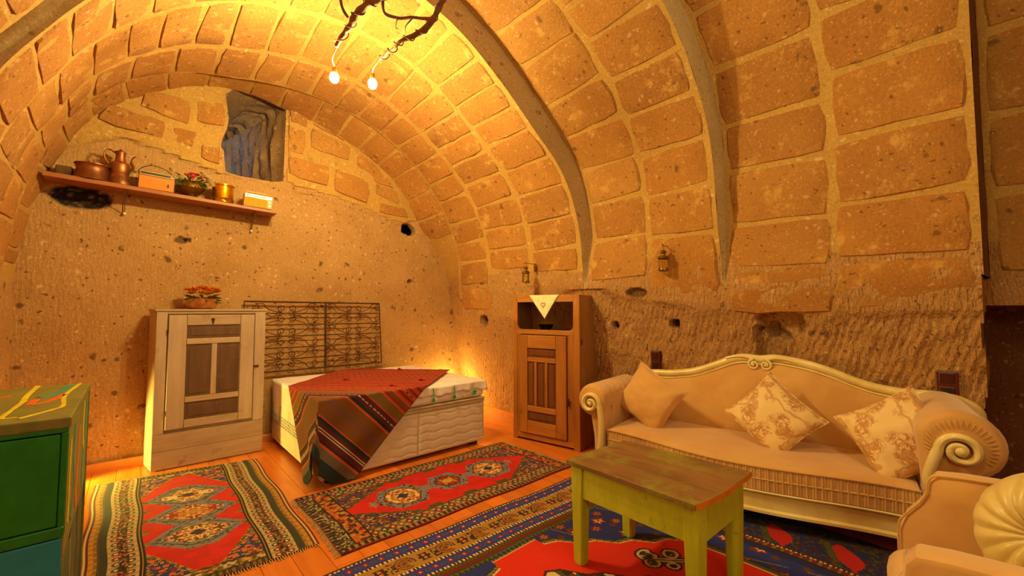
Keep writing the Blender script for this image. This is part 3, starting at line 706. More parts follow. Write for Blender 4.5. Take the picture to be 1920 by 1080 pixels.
# coverlet: top with soft rim, falls at the left end and puckers at the right
def cover_pt(u, v):
    ox, oy = .38, .10
    x = bx0-ox+(bx1+.05-bx0+ox)*u; y = by0-oy+(by1-by0+oy)*v; z = .612
    def fold(a, lim): return (max(a, lim), max(0.0, lim-a))
    X, dl = fold(x, bx0-.01); Y, df = fold(y, by0-.012)
    X, dr = (min(X, bx1+.012), max(0.0, X-bx1-.012))
    z -= dl+df*.9+dr*.8
    if dl > 0: X -= .006+.010*math.sin(y*21)*min(1, dl*5); z += .012*noise.noise(Vector((y*9, 0, 3)))*min(1, dl*3)
    if df > 0: Y -= .006+.010*math.sin(x*27+.8)*min(1, df*9)+.006*math.sin(x*61)*min(1, df*9); z -= .030*noise.noise(Vector((x*8, 1, 2)))*min(1, df*12)
    if dr > 0: X += .01*math.sin(y*30)
    return Vector((X, Y, z+.006*fbm(X*6, Y*6, 1)+.012*math.exp(-((Y-by0)/.05)**2)*max(0, math.sin(X*4+1))))
m = MB(); m.grid(cover_pt, 120, 90); cv = obj('coverlet', m, SHEET, bed, smooth=2, fix=False)
so = cv.modifiers.new('s', 'SOLIDIFY'); so.thickness = .008
tag(cv, label='white coverlet hanging over the left end')
LACE = M('grey_lace', '4c5456', '5c6262', 20, .9)
lc = MB()
for i in range(34):
    for j in range(4):
        y = by0+.02+i*.042+(j % 2)*.021; z = .320-j*.024
        if y < by1-.02: lc.tube([(bx0-.034, y-.006, z-.007), (bx0-.034, y, z+.003), (bx0-.034, y+.005, z+.007)], .0024, 4)
obj('lace_band', lc, LACE, cv); lc = MB()
GREEN = M('green_thread', '2e9a48', '3cae54', 30, .8); YEL = M('yellow_thread', 'e8b838', 'd8a020', 30, .8)
for i, (x, z, s) in enumerate(((2.00, .50, .020), (2.22, .50, .022), (2.45, .515, .026), (2.34, .49, .012))):
    m = MB(); yy = by0-.030
    for k in range(7):
        a = 2*PI*k/7; m.ball((x+math.cos(a)*s*.6, yy, z+math.sin(a)*s*.6), s*.38, 6, 4)
    if i < 2: m.tube([(x, yy, z), (x+.004, yy-.004, z+.05), (x-.004, yy, z+.105)], .004, 5)
    obj('embroidered_flower', m, GREEN if i < 3 else YEL, cv)
# kilim thrown over the near corner of the bed
kil = []
KW, KU0, KU1 = 0.60, -0.37, 1.62       # half width, ends along the diagonal
def kilim_pt(u, v):
    U = KU0+(KU1-KU0)*u; V = (v*2-1)*KW+0.035
    s = 1/math.sqrt(2); a = (U+V)*s; b = (U-V)*s      # distances from the corner along x and y
    cx, cy = bx0-.036, by0-.034; top = .637
    if a >= 0 and b >= 0: p = Vector((cx+a, cy+b, top))
    elif a >= 0: p = Vector((cx+a, cy-.004-.05*min(1, -b*1.6)*math.exp(-a*3), top+b))
    elif b >= 0: p = Vector((cx-.004-.05*min(1, -a*1.6)*math.exp(-b*3), cy+b, top+a))
    else:
        d = math.hypot(a, b); ph = math.atan2(-a, -b)/(PI/2)      # 0 on the front, 1 on the left
        out = .05*min(1, d*1.6)+.035*min(1, d*2.5)*math.sin(ph*PI)
        an = ph*PI/2; p = Vector((cx-math.sin(an)*out-.004, cy-math.cos(an)*out-.004, top-d))
    if p.z < .02: p.z = .02+.004*noise.noise(p*20)
    p.x = min(p.x, 3.2); p.y = min(p.y, 4.70)
    hang = max(0.0, top-p.z)
    w_ = .012*math.sin((a-b)*13)*min(1, hang*3)
    p.x -= w_ if a < 0 else 0; p.y -= w_ if b < 0 else 0
    p.z += .004*fbm(a*7, b*7, 2)*(1 if hang < .02 else 0)+(.010*math.exp(-(min(abs(a), abs(b))/.03)**2) if hang < .05 else 0)*0
    return p
def kil_colors(nu, nv):
    U, V = np.meshgrid(KU0+(KU1-KU0)*(np.arange(nu)+.5)/nu, (np.arange(nv)+.5)/nv*2*KW, indexing='ij')
    C = np.zeros((nu, nv, 3)); d = U-KU0
    BR, OR, MR, NV, GY = (hx(c) for c in ('7a4a1e', 'c8501c', '5a1c20', '1e2a34', '6a5a4a'))
    WH = hx('c8b09a')
    bands = [(0, .085, NV), (.085, .15, GY), (.15, .162, OR), (.162, .185, hx('3a1c28')), (.185, .22, MR), (.22, .226, WH), (.226, .234, MR), (.234, .239, WH), (.239, .27, MR),
             (.27, .295, NV), (.295, .307, OR), (.307, .40, BR), (.40, .408, hx('6a4a5a')), (.408, .415, BR), (.415, .423, hx('6a4a5a')), (.423, .505, BR), (.505, .517, OR), (.517, .545, NV), (.545, .575, MR), (.575, .584, WH),
             (.584, .61, MR), (.61, .622, OR), (.622, .70, hx('7a5a2c')), (.70, .715, OR), (.715, .74, hx('8a3018')), (.74, .77, hx('7a4a1e')), (.77, .79, OR)]
    stripe(C, d, bands)
    k = d >= .79; C[k] = hx('b23c14')
    e = (d % .12)
    C[k & (e < .004)] = hx('c87850'); C[k & (e > .03) & (e < .045)] = hx('4a1c18'); C[k & (e > .06) & (e < .066)] = OR; C[k & (e > .085) & (e < .1)] = hx('7a1c14')
    C[k & (e < .012) & (np.floor(V/.02) % 3 == 0)] = hx('2a2c28')
    C[(d > .575) & (d < .584) & (np.floor(V/.014) % 3 == 0)] = MR
    return C
m = MB(); nu, nv = 230, 120; m.grid(kilim_pt, nu, nv)
kl = obj('kilim_throw', m, vcol('kilim_wool'), smooth=2, fix=False)
a = kl.data.color_attributes.new('pattern', 'FLOAT_COLOR', 'CORNER'); C = kil_colors(nu, nv); cc = np.ones((nu*nv, 4, 4), np.float32); cc[:, :, :3] = C.reshape(-1, 1, 3); a.data.foreach_set('color', cc.ravel())
so = kl.modifiers.new('s', 'SOLIDIFY'); so.thickness = .006; so.offset = 1
tag(kl, 'brown and orange striped kilim thrown across the corner of the bed', 'blanket')
RTAS = M('red_tassel', 'b0141c', '901018', 30, .9)
for x, y in ((2.02, 3.52), (1.68, 3.42), (1.5, 4.0), (2.2, 4.3)):
    m = MB(); m.ball((x, y, .648), .016, 8, 6, (1, 1, .7)); m.tube([(x, y, .646), (x+.02, y-.012, .642), (x+.03, y-.03, .641)], .006, 5); obj('tassel', m, RTAS, kl)
# ================================================================ sofa
VELVET = M('beige_velvet', 'd8a862', 'cc9850', 3, 0.75, bs=0.12, bscale=90, sheen=0.6)
IVORY = M('ivory_gilt_wood', 'f0dc9a', 'e2c87e', 5, 0.32, bs=0.05, coat=0.4)
PLEAT = M('pleated_velvet', 'd8a862', 'c48e4e', 3, 0.7, bs=0.1, bscale=80, sheen=0.5)
SO = (2.915, 1.17); SRZ = math.atan2(.27, 1.76)
sofa = thing('sofa', 'long beige velvet sofa with scrolled arms and ivory carved crest', 'sofa', (SO[0], SO[1], .008), SRZ)
yc = -.06; HS = .88
def fx(y):      # bowed front line
    t = max(-1, min(1, (y-yc)/(HS+.02))); return -.15*(math.cos(t*PI)*.5+.5)
# front rail with bead
def sweep(prof, y0, y1, n=70, xf=fx, zf=lambda y: 0):
    m = MB(); vs = []; k = len(prof)
    for i in range(n+1):
        y = y0+(y1-y0)*i/n
        for a, b in prof: vs.append((xf(y)+a, y, b+zf(y)))
    fs = [(i*k+j, i*k+(j+1) % k, (i+1)*k+(j+1) % k, (i+1)*k+j) for i in range(n) for j in range(k)]
    fs += [tuple(range(k)), tuple(range(n*k, n*k+k))]
    return m.add(vs, fs)
zrail = lambda y: -.035*abs((y-yc)/HS)**2*0+.0
obj('front_rail', sweep([(.0, .205), (-.012, .20), (.0, .19), (.0, .115), (-.014, .105), (-.014, .09), (.03, .085), (.03, .205)], yc-HS-.12, yc+HS+.06), IVORY, sofa, smooth=True)
m = MB(); m.box(.12, .68, yc-HS-.1, yc+HS+.05, .09, .2); obj('seat_base', m, M('dark_lining', '5a4028', '3a2818', 6, .9), sofa)
for x, y in ((.03, yc-HS-.07), (.03, yc+HS+.06), (.62, yc-HS-.07), (.62, yc+HS+.06)):
    m = MB(); m.lathe([(.0001, 0), (.022, 0), (.03, .02), (.02, .045), (.034, .075), (.036, .1), (.0001, .1)], 14, (x, y, 0.002)); obj('leg', m, IVORY, sofa, smooth=True)
# seat cushion: rounded slab, piping, pleated band
def cushion_outline(n=64, ins=0):
    P = []
    for i in range(n+1):
        y = yc+HS-(2*HS)*i/n; P.append((fx(y)-.012+ins, max(min(y, yc+HS-ins), yc-HS+ins)))
    P += [(.56-ins, yc-HS+ins), (.56-ins, yc+HS-ins)]; return P
def slab(levels):
    m = MB(); vs = []; first = None
    for ins, z in levels:
        P = cushion_outline(64, ins); first = len(P); vs += [(a, b, z) for a, b in P]
    k = first; L = len(levels)
    fs = [(i*k+j, i*k+(j+1) % k, (i+1)*k+(j+1) % k, (i+1)*k+j) for i in range(L-1) for j in range(k)]
    fs += [tuple(range(k)), tuple(range((L-1)*k, L*k))]; return m.add(vs, fs)
obj('seat_cushion', slab([(.02, .205), (.004, .215), (0, .23), (0, .345), (.006, .362), (.03, .372), (.10, .378)]), VELVET, sofa, smooth=True)
m = MB(); n = 620
vs = []
for i in range(n+1):
    y = yc+HS-.012-(2*HS-.024)*i/n; d = .004+.0035*math.sin(i*1.25)+.003*math.sin(i*.47+2)
    for z in (.222, .29, .352): vs.append((fx(y)-.012-d*(1 if z == .29 else .6), y, z))
fs = [(i*3+j, (i+1)*3+j, (i+1)*3+j+1, i*3+j+1) for i in range(n) for j in (0, 1)]
m.add(vs, fs); obj('pleated_band', m, PLEAT, sofa, smooth=2)
for z in (.357, .288, .213):
    m = MB(); m.tube([(fx(yc+HS-2*HS*i/60)-.016, yc+HS-2*HS*i/60, z) for i in range(61)], .0065 if z != .288 else .005, 6); obj('piping', m, VELVET if z != .213 else IVORY, sofa, smooth=True)
# back: upholstered panel under a serpentine crest
CY = [-1.275, -1.26, -1.23, -1.137, -1.03, -.945, -.80, -.679, -.56, -.442, -.32, -.22, -.13, -.03, .06, .203, .36, .548, .68, .80, .90]
CZ = [.60, .66, .71, .752, .757, .755, .772, .807, .855, .892, .915, .925, .912, .918, .90, .835, .775, .742, .735, .715, .66]
def ctop(y): return float(np.interp(y, CY, CZ))
def cx_(y): return .64+.10*max(0, 0)+.0*y
m = MB()
def backf(u, v):
    y = -1.22+(.86+1.22)*u; zt = ctop(y)-.03; z = .33+(zt-.33)*v
    bul = .05*math.sin(PI*min(1, max(0, v)))**.6*math.sin(PI*u)**.35
    return Vector((.55+.10*v-bul, y, z))
m.grid(backf, 70, 16); obj('back_cushion', m, VELVET, sofa, smooth=2)
m = MB(); m.grid(lambda u, v: Vector((.735, -1.24+2.12*u, .1+(ctop(-1.24+2.12*u)-.1-.01)*v)), 60, 3)
m.grid(lambda u, v: Vector((.655+.08*v, -1.24+2.12*u, ctop(-1.24+2.12*u)-.012)), 60, 2); obj('back_shell', m, VELVET, sofa, smooth=2)
cp = smooth_path([(.655, y, z) for y, z in zip(CY, CZ)], 5)
m = MB(); m.tube(cp, [.012+.018*min(1, i/6, (len(cp)-1-i)/6) for i in range(len(cp))], 10); obj('crest_rail', m, IVORY, sofa, smooth=True)
m = MB(); m.tube([p+Vector((-.018, 0, -.036)) for p in cp], .008, 6); obj('crest_bead', m, IVORY, sofa, smooth=True)
def spiral(c, r0, turns, a0, sgn, plane_x, n=60, end=.14):
    P = []
    for i in range(n+1):
        t = i/n; r = r0*(1-t)**.8*(1-end)+r0*end; a = a0+sgn*turns*2*PI*t
        P.append((plane_x-.010*t, c[0]+r*math.cos(a), c[1]+r*math.sin(a)))
    return P
for sg in (-1, 1):
    c = (-.13+sg*.040, .872); m = MB()
    lead = smooth_path([(.632, -.13+sg*.235, .905), (.626, -.13+sg*.17, .925), (.622, -.13+sg*.10, .928), (.62, -.13+sg*.055, .915)], 6)
    sp = spiral(c, .038, 1.6, PI/2-sg*.3, sg*1.0 if False else sg*-1.0*-1.0, .618)
    sp = spiral(c, .038, 1.5, PI/2, -sg*-1 if False else sg*(-1)*(-1)*(-1), .618) if False else spiral(c, .038, 1.5, PI/2, -sg, .618)
    m.tube(lead[:-1]+[Vector(p) for p in sp], [.010]*(len(lead)-1)+[.010-.004*i/60 for i in range(61)], 8)
    m.ball((.606, c[0], c[1]), .011, 10, 7); obj('crest_volute', m, IVORY, sofa, smooth=True)
# rolled arms
def arm(sg, y_in, cy, cz, r, big):
    """cross-section: inner face rising, a full roll over the top, outer side down"""
    a = []
    a.append((y_in, .20)); a.append((y_in, .30)); a.append((y_in+sg*.004, .38))
    st = -.15 if sg > 0 else PI+.15
    # roll, from the inner side over the top to the outer underside
    for i in range(23):
        t = i/22; an = (PI-.35)-t*(PI*1.42) if sg > 0 else .35+t*(PI*1.42)
        a.append((cy+r*math.cos(an), cz+r*math.sin(an)))
    a.append((y_in+sg*.10, cz-r*.95)); a.append((y_in+sg*.075, .30)); a.append((y_in+sg*.07, .12)); a.append((y_in, .12))
    m = MB(); k = len(a); xs = [(-.03, .80), (-.022, .90), (-.005, .965), (.02, 1.0)]+[(.02+.64*i/26, 1.0) for i in range(1, 27)]
    vs = []
    for x, s in xs:
        for j, (y, z) in enumerate(a):
            on = 3 <= j <= 25
            yy, zz = (cy+(y-cy)*s, cz+(z-cz)*s) if on else (y+(1-s)*.0, z)
            w_ = 0
            if on and x < .03: w_ = (.004 if big else .003)*math.sin(j*2.6)*(1-s)*6
            if not big and 2 <= j <= 12 and x > .05:        # tufting dimples
                q = (x*5.2+(j-2)*.5); dq = abs((q % 1)-.5); dq2 = abs(((x*5.2-(j-2)*.5) % 1)-.5)
                w_ = -.012*(math.exp(-(dq/.10)**2)+math.exp(-(dq2/.10)**2))*.6
            an = math.atan2(zz-cz, yy-cy)
            if j in (1, 2) and not big: yy -= 0
            if j <= 3 and w_: yy += -w_*sg
            vs.append((x, yy+w_*math.cos(an)*(j > 3), zz+w_*math.sin(an)*(j > 3)))
    n = len(xs)
    fs = [(i*k+j, i*k+(j+1) % k, (i+1)*k+(j+1) % k, (i+1)*k+j) for i in range(n-1) for j in range(k)]
    fs += [tuple(range(k)), tuple(range((n-1)*k, n*k))]; m.add(vs, fs)
    ar = obj('arm', m, VELVET, sofa, smooth=2)
    # carved scroll and front post
    sp = [Vector(p) for p in spiral((cy-sg*.0, cz-.02), r*(.60 if not big else .46), 1.55, PI if sg > 0 else 0, -sg, -.048, 70, .12)]
    po = sg*.10 if big else 0.0; post = smooth_path([(-.03, y_in+sg*.03+po, .004), (-.036, y_in+sg*.012+po, .08), (-.04, y_in+sg*.022+po*.9, .20), (-.042, y_in+sg*.012+po*.8, .32), (-.045, (y_in+cy-sg*r*.62)/2, .42), sp[0]], 6)
    R = [.024]*len(post[:-1])+[.021-.009*i/70 for i in range(71)]
    m = MB(); m.tube(post[:-1]+sp, R, 10); m.ball((-.058, cy, cz-.02), r*.15, 12, 8); s1 = obj('arm_scroll', m, IVORY, sofa, smooth=True)
    m = MB(); m.tube([p+Vector((-.016, 0, 0)) for p in post[2:-1]+sp[:46]], .0065, 6); obj('scroll_bead', m, IVORY, s1, smooth=True)
    if not big:
        for x, z in ((.10, .56), (.10, .42), (.22, .60), (.22, .47), (.34, .56), (.34, .42), (.46, .50)):
            pass
    if big:      # gathered pleats round the scroll
        m = MB()
        for i in range(26):
            an = -.6+i*.17 if sg < 0 else PI+.6-i*.17
            p0 = Vector((-.036, cy+r*.60*math.cos(an), cz-.01+r*.60*math.sin(an))); p1 = Vector((-.026, cy+r*.82*math.cos(an+.08), cz+r*.82*math.sin(an+.08)))
            m.tube([p0, (p0+p1)/2+Vector((-.004, 0, 0)), p1], [.002, .0025, .001], 5)
        obj('arm_pleat', m, VELVET, ar, smooth=True)
    return ar
al = arm(1, .845, .945, .568, .128, False)
arm(-1, -.945, -1.085, .618, .168, True)
m = MB()
for x, z, dy in ((.10, .52, 0), (.10, .40, 0), (.24, .57, .01), (.24, .45, 0), (.38, .52, 0), (.38, .40, 0), (.17, .655, .05), (.31, .665, .05)):
    m = MB(); m.ball((x, .842+dy+(.02 if z < .5 else -.012), z), .011, 8, 5); obj('tufting_button', m, VELVET, al, smooth=True)
pass
# ---- pillows
def pillow(name, c, w_, h_, th, phi, lean, yaw, mat, label, group=None, n=26, seed=0):
    m = MB()
    def side(sgn):
        def f(u, v):
            a, b = u*2-1, v*2-1
            r = max(0, (1-a*a))*max(0, (1-b*b)); puff = th*r**.38
            pin = 1-.10*(1-(a*a))*(b*b)-.0; pin2 = 1-.10*(1-(b*b))*(a*a)
            x, y = a*w_/2*pin2, b*h_/2*pin
            wr = .010*fbm(a*2.2+seed, b*2.2, 3)*(r**.3)+.008*math.sin((a-b)*9+seed)*math.exp(-r*3)*min(1, r*20)
            return Vector((x, y, sgn*(puff+wr*.8)+.0*seed))
        return f
    m.grid(side(1), n, n); m.grid(side(-1), n, n)
    o = obj(name, m, mat, smooth=2)
    t = MB(); pts = []
    for k in range(80):
        s = k/80*4; e = int(s); q = (s-e)*2-1
        a, b = [(q, -1), (1, q), (-q, 1), (-1, -q)][e]
        pin = 1-.10*(1-(a*a))*(b*b); pin2 = 1-.10*(1-(b*b))*(a*a); pts.append((a*w_/2*pin2, b*h_/2*pin, 0))
    t.tube(pts, .005, 6, closed=True); obj('piping', t, mat, o, smooth=True)
    # local z faces out of the sofa (world -x side); phi turns it in its own plane
    Rz = Matrix.Rotation(SRZ+yaw, 4, 'Z'); base = Matrix(((0, 0, -1, 0), (-1, 0, 0, 0), (0, 1, 0, 0), (0, 0, 0, 1)))
    L = Matrix.Rotation(lean, 4, 'Y')
    W = Matrix.Translation((SO[0]+math.cos(SRZ)*c[0]-math.sin(SRZ)*c[1], SO[1]+math.sin(SRZ)*c[0]+math.cos(SRZ)*c[1], c[2])) @ Rz @ L @ base @ Matrix.Rotation(phi, 4, 'Z')
    o.matrix_world = W; return tag(o, label, 'pillow', group)
def damask(name):
    m, t, b = nt(name); v = coords(t)
    wv = N(t, 'ShaderNodeVectorMath', operation='ADD'); nn = N(t, 'ShaderNodeTexNoise', i_Scale=14.0, i_Detail=2.0)
    t.links.new(v, nn.inputs['Vector']); sc_ = N(t, 'ShaderNodeVectorMath', operation='SCALE'); sc_.inputs['Scale'].default_value = .08
    t.links.new(nn.outputs[1], sc_.inputs[0]); t.links.new(v, wv.inputs[0]); t.links.new(sc_.outputs[0], wv.inputs[1])
    wa = N(t, 'ShaderNodeTexWave', i_Scale=4.5, i_Distortion=3.0, i_Detail=2.0); wa.wave_type = 'RINGS'; t.links.new(wv.outputs[0], wa.inputs['Vector'])
    f = tex(t, wv.outputs[0], 55, 3, .7)
    vo = N(t, 'ShaderNodeTexVoronoi', i_Scale=9.0); t.links.new(v, vo.inputs['Vector'])
    patch = ramp(t, vo.outputs['Distance'], [(.40, 1.0), (.55, 0.0)])
    leaf = mixc(t, 1.0, ramp(t, f, [(.46, 0.0), (.50, .85)]), patch, 'MULTIPLY')
    vein = ramp(t, wa.outputs['Fac'], [(.86, 0.0), (.95, .6)])
    k = mixc(t, 1.0, leaf, vein, 'LIGHTEN')
    c = mixc(t, k, lin('e8c88c'), lin('b4702c')); t.links.new(c, b.inputs['Base Color']); b.inputs['Roughness'].default_value = .55; b.inputs['Sheen Weight'].default_value = .3
    bump(t, b, f, .3, .003); return m
DAM = damask('gold_damask')
pillow('throw_pillow', (.31, .61, .585), .46, .42, .085, -math.radians(27), .32, -.10, VELVET, 'plain beige square pillow leaning on the tufted sofa arm', seed=1)
pillow('throw_pillow', (.31, -.25, .575), .44, .42, .08, -math.radians(42), .38, 0, DAM, 'gold damask pillow standing on its corner mid sofa', 'damask pillows on the sofa', seed=4)
pillow('throw_pillow', (.20, -.87, .585), .43, .43, .085, -math.radians(54), .42, -.22, DAM, 'gold damask pillow tucked against the right scrolled sofa arm', 'damask pillows on the sofa', seed=7)
# ================================================================ armchair and round cushion
chair = thing('armchair', 'beige velvet armchair cut by the lower right corner', 'armchair', (1.9, -.05, .009))
def rounded_poly(P, r, k=5):
    out = []
    for i in range(len(P)):
        a, b, c = Vector(P[i-1]), Vector(P[i]), Vector(P[(i+1) % len(P)])
        p, q = b+(a-b).normalized()*r, b+(c-b).normalized()*r
        for j in range(k+1):
            t = j/k; out.append(tuple((1-t)**2*p+2*t*(1-t)*b+t*t*q))
    return out
def pad(P, z0, z1, rd, dome=0.0, r=.05, M_=None):
    P = rounded_poly(P, r); n = len(P); ctr = Vector((sum(p[0] for p in P)/n, sum(p[1] for p in P)/n)); m = MB(); vs = []; lv = []
    for k in range(5): a = PI/2*k/4; lv.append((rd*(1-math.sin(a)), z0+rd*(1-math.cos(a))))
    lv = [(rd*(1-math.sin(PI/2*k/4)), z0+rd*(1-math.cos(PI/2*k/4))) for k in range(5)]+[(rd*(1-math.cos(PI/2*k/4)), z1-rd+rd*math.sin(PI/2*k/4)) for k in range(5)]
    top = [(rd+.25*k, 0) for k in range(0)]
    for ins, z in lv:
        for p in P:
            d = ctr-Vector(p); q = Vector(p)+d.normalized()*ins; vs.append((q.x, q.y, z))
    L = len(lv)
    for f_ in (.14, .6):
        for p in P:
            q = Vector(p)+(ctr-Vector(p))*f_; vs.append((q.x, q.y, z1+dome*(1 if f_ > .5 else .7)))
    L += 2
    fs = [(i*n+j, i*n+(j+1) % n, (i+1)*n+(j+1) % n, (i+1)*n+j) for i in range(L-1) for j in range(n)]+[tuple(range(n)), tuple(range((L-1)*n, L*n))]
    return m.add(vs, fs)
obj('seat_cushion', pad([(.262, .325), (-.28, .255), (-.24, -.42), (.29, -.42)], .27, .428, .072, .003, .09), VELVET, chair, smooth=2)
obj('seat_frame', pad([(.26, .315), (-.285, .245), (-.24, -.42), (.30, -.42)], .17, .265, .015, 0, .05), VELVET, chair, smooth=2)
m = MB(); m.tube([(.27, .325, .245), (0, .29, .24), (-.29, .256, .245)], .016, 8); m.tube([(.27, .325, .165), (0, .29, .13), (-.29, .256, .165)], .013, 8)
m.box(-.285, .265, .262, .285, .15, .25); obj('front_rail', m, IVORY, chair, smooth=True)
for x, y in ((.27, .30), (-.27, .235), (.27, -.40), (-.23, -.40)):
    m = MB(); m.tube([(x, y, .0), (x, y, .012), (x, y+.01, .05), (x, y, .12), (x, y+.005, .19)], [.014, .022, .016, .026, .032], 12); obj('leg', m, IVORY, chair, smooth=True)
AP = [(.295, .19), (.295, .44), (.275, .50), (.235, .555), (.212, .60), (.206, .645), (.185, .672), (.12, .682), (0, .69), (-.2, .70), (-.40, .72), (-.40, .19)]
def side_panel(xa, xb, name='arm'):
    m = MB(); k = len(AP); vs = []
    lv = [(xa, .02), (xa+.008, .006), (xa+.03, 0), (xb-.03, 0), (xb-.008, .006), (xb, .02)]
    cy_, cz_ = -.05, .44
    for x, ins in lv:
        for y, z in AP:
            d = Vector((cy_-y, cz_-z)).normalized()*ins; vs.append((x, y+d.x, z+d.y))
    fs = [(i*k+j, i*k+(j+1) % k, (i+1)*k+(j+1) % k, (i+1)*k+j) for i in range(5) for j in range(k)]+[tuple(range(k)), tuple(range(5*k, 6*k))]
    m.add(vs, fs); return obj(name, m, VELVET, chair, smooth=True)
side_panel(.335, .445); side_panel(-.42, -.31)
m = MB(); m.tube(smooth_path([(.338, y-.0, z) for y, z in AP[:11]], 4), .004, 6); obj('piping', m, VELVET, chair, smooth=True)
m = MB(); m.box(-.42, .44, -.50, -.40, .19, .95); obj('backrest', m, VELVET, chair, smooth=True, bevel=.04)
SATIN = M('gold_satin', 'd8c078', 'c4a85c', 3, 0.34, bs=0.15, bscale=25, sheen=0.3)
m = MB()
def rc(sgn):
    def f(u, v):
        an = u*2*PI; r = v; k = 14; wv_ = abs(math.sin(an*k/2+1.5*r))**.7
        z = (.070*(1-r**3.2)**.5*(.62+.38*min(1, r*2.6))+.016*wv_*math.sin(PI*min(1, r*1.05))**.7-.030*math.exp(-(r/.12)**2))*sgn
        return Vector((.19*r*math.cos(an)*(1-.02*(1-wv_)), .19*r*math.sin(an)*(1-.02*(1-wv_)), z))
    return f
m.grid(rc(1), 168, 16); m.grid(rc(-1), 168, 16)
rcn = obj('round_cushion', m, SATIN, smooth=2)
nv_ = Vector((-.72, .62, .30)).normalized(); rcn.matrix_world = Matrix.Translation((2.045, -.115, .615)) @ nv_.to_track_quat('Z', 'Y').to_matrix().to_4x4()
tag(rcn, 'round gathered gold satin cushion standing on the armchair', 'cushion')
m = MB(); m.ball((0, 0, .035), .017, 12, 7, (1, 1, .6)); obj('button', m, SATIN, rcn, smooth=True)
m = MB(); m.tube([(.19*math.cos(a*PI/40), .19*math.sin(a*PI/40), 0) for a in range(80)], .005, 6, closed=True); obj('piping', m, SATIN, rcn, smooth=True)
# ================================================================ green table
GREENP = wood('lime_green_paint', 'c4cc30', 'aeb828', (1, 1, .3), .55, wear='6e6a28', wscale=7, wlo=.60, whi=.72, bs=.3)
TOPW = wood('worn_table_top', '94693c', '6e4e2c', (1, .14, 1), .5, wear='8a8436', wscale=5, wlo=.48, whi=.62, bs=.5)
ORW = wood('orange_worn_edge', 'e0861c', 'c06c14', (1, 1, 1), .6)
tb = thing('side_table', 'small lime green wooden table with bare worn top', 'table', (1.965, 1.11, 0))
tops = [(-.262, -.250), (-.272, .350), (.252, .335), (.262, -.335)]
NE = [(-.272, -.322), (-.20, -.338), (-.10, -.350), (.0, -.354), (.10, -.350), (.20, -.350), (.272, -.345)]
TT = [(-.262, .362), (.242, .340)]
bo = [(-.262+.168*k, -.085*0) for k in range(4)]
rnd = random.Random(6)
for k in range(3):     # three boards
    u0, u1 = k/3, (k+1)/3-.006
    def xat(u, y): return (-.272+.544*u) if y < 0 else (-.262+.504*u)
    pn = [(xat(u0+(u1-u0)*i/5, -1), float(np.interp(xat(u0+(u1-u0)*i/5, -1), [p[0] for p in NE], [p[1] for p in NE]))) for i in range(6)]
    poly = pn+[(xat(u1, 1), .340+.022*(1-u1)), (xat(u0, 1), .340+.022*(1-u0))]
    m = MB(); m.prism(poly, .498, .522, 'z'); b = obj('top_board', m, TOPW, tb, bevel=.003)
    m = MB(); q = [(x, y-.0015) for x, y in pn]; vs = [(x, y, .499) for x, y in q]+[(x, y, .5225+.001*rnd.random()) for x, y in q]
    m.add(vs, [(i, i+1, i+7, i+6) for i in range(5)]); tag(obj('broken_edge', m, ORW, b), label='bright orange broken end grain')
for (x0, x1, y0, y1, nm) in ((-.243, -.222, -.30, .33, 'apron'), (.205, .226, -.30, .31, 'apron')):
    m = MB(); m.prism([(y0, .345), (y0, .498), (y1, .498), (y1, .345)], x0, x1, 'x'); obj(nm, m, GREENP, tb, bevel=.002)
m = MB(); arch = [(-.20, .345)]
m.prism([(-.222, .345)]+arch+[(.205, .345), (.205, .498), (-.222, .498)], -.322, -.302); obj('apron', m, GREENP, tb, bevel=.002)
m = MB(); m.box(-.222, .205, .30, .32, .36, .498); obj('apron', m, GREENP, tb, bevel=.002)
for x, y in ((-.212, -.29), (.20, -.285), (-.215, .305), (.195, .285)):
    m = MB(); s0, s1 = .035, .027; ch = .35
    def sec(s, z, cc): return [(x+a*s, y+b*s, z) for a, b in ((1, cc), (cc, 1), (-cc, 1), (-1, cc), (-1, -cc), (-cc, -1), (cc, -1), (1, -cc))]
    vs = sec(s1, .009, .6)+sec(s1*1.05, .02, .72)+sec(s0, .35, .8)+sec(s0, .495, .99)
    fs = [(i*8+j, i*8+(j+1) % 8, (i+1)*8+(j+1) % 8, (i+1)*8+j) for i in range(3) for j in range(8)]+[tuple(range(8)), tuple(range(24, 32))]
    m.add(vs, fs); obj('leg', m, GREENP, tb, bevel=.001)
# ================================================================ white cabinet
PALE = wood('limed_wood', 'c4ac94', 'b0967c', (1, 1, .12), .6, wear='a08058', wscale=9, wlo=.60, whi=.75, bs=.25)
PALEH = wood('limed_wood_flat', 'c0a68c', 'a88c6e', (.12, 1, 1), .6, wear='8e7048', wscale=7, wlo=.58, whi=.72, bs=.25)
DARKP = wood('brown_panel', '6e4e38', '5e402a', (1, 1, .15), .55, wear='9a7850', wscale=12, wlo=.62, whi=.74)
IRON = M('rusty_iron', '5a3a22', '3e2818', 30, .65, .5, bs=.2)
wc = thing('cupboard', 'limed wooden cupboard with four brown panels on its door', 'cupboard', (.115, 4.47, 0))
CW, CH, CD = .815, 1.302, .26       # local: x 0..CW, y 0..CD (back), z
def bx(name, x0, x1, y0, y1, z0, z1, mat, par, bev=.003, label=None):
    m = MB(); m.box(x0, x1, y0, y1, z0, z1); o = obj(name, m, mat, par, bevel=bev)
    if label: o['label'] = label
    return o
m = MB(); m.prism([(.043, .022), (CW-.008, .022), (CW+.03, CD), (.0, CD)], .0, CH-.02, 'z'); obj('carcass', m, PALE, wc, bevel=.003)
bx('stile', .035, .105, 0, .024, .29, CH-.018, PALE, wc); bx('stile', CW-.085, CW, 0, .024, .29, CH-.018, PALE, wc)
bx('top_rail', .105, CW-.085, 0.001, .024, 1.262, CH-.018, PALEH, wc)
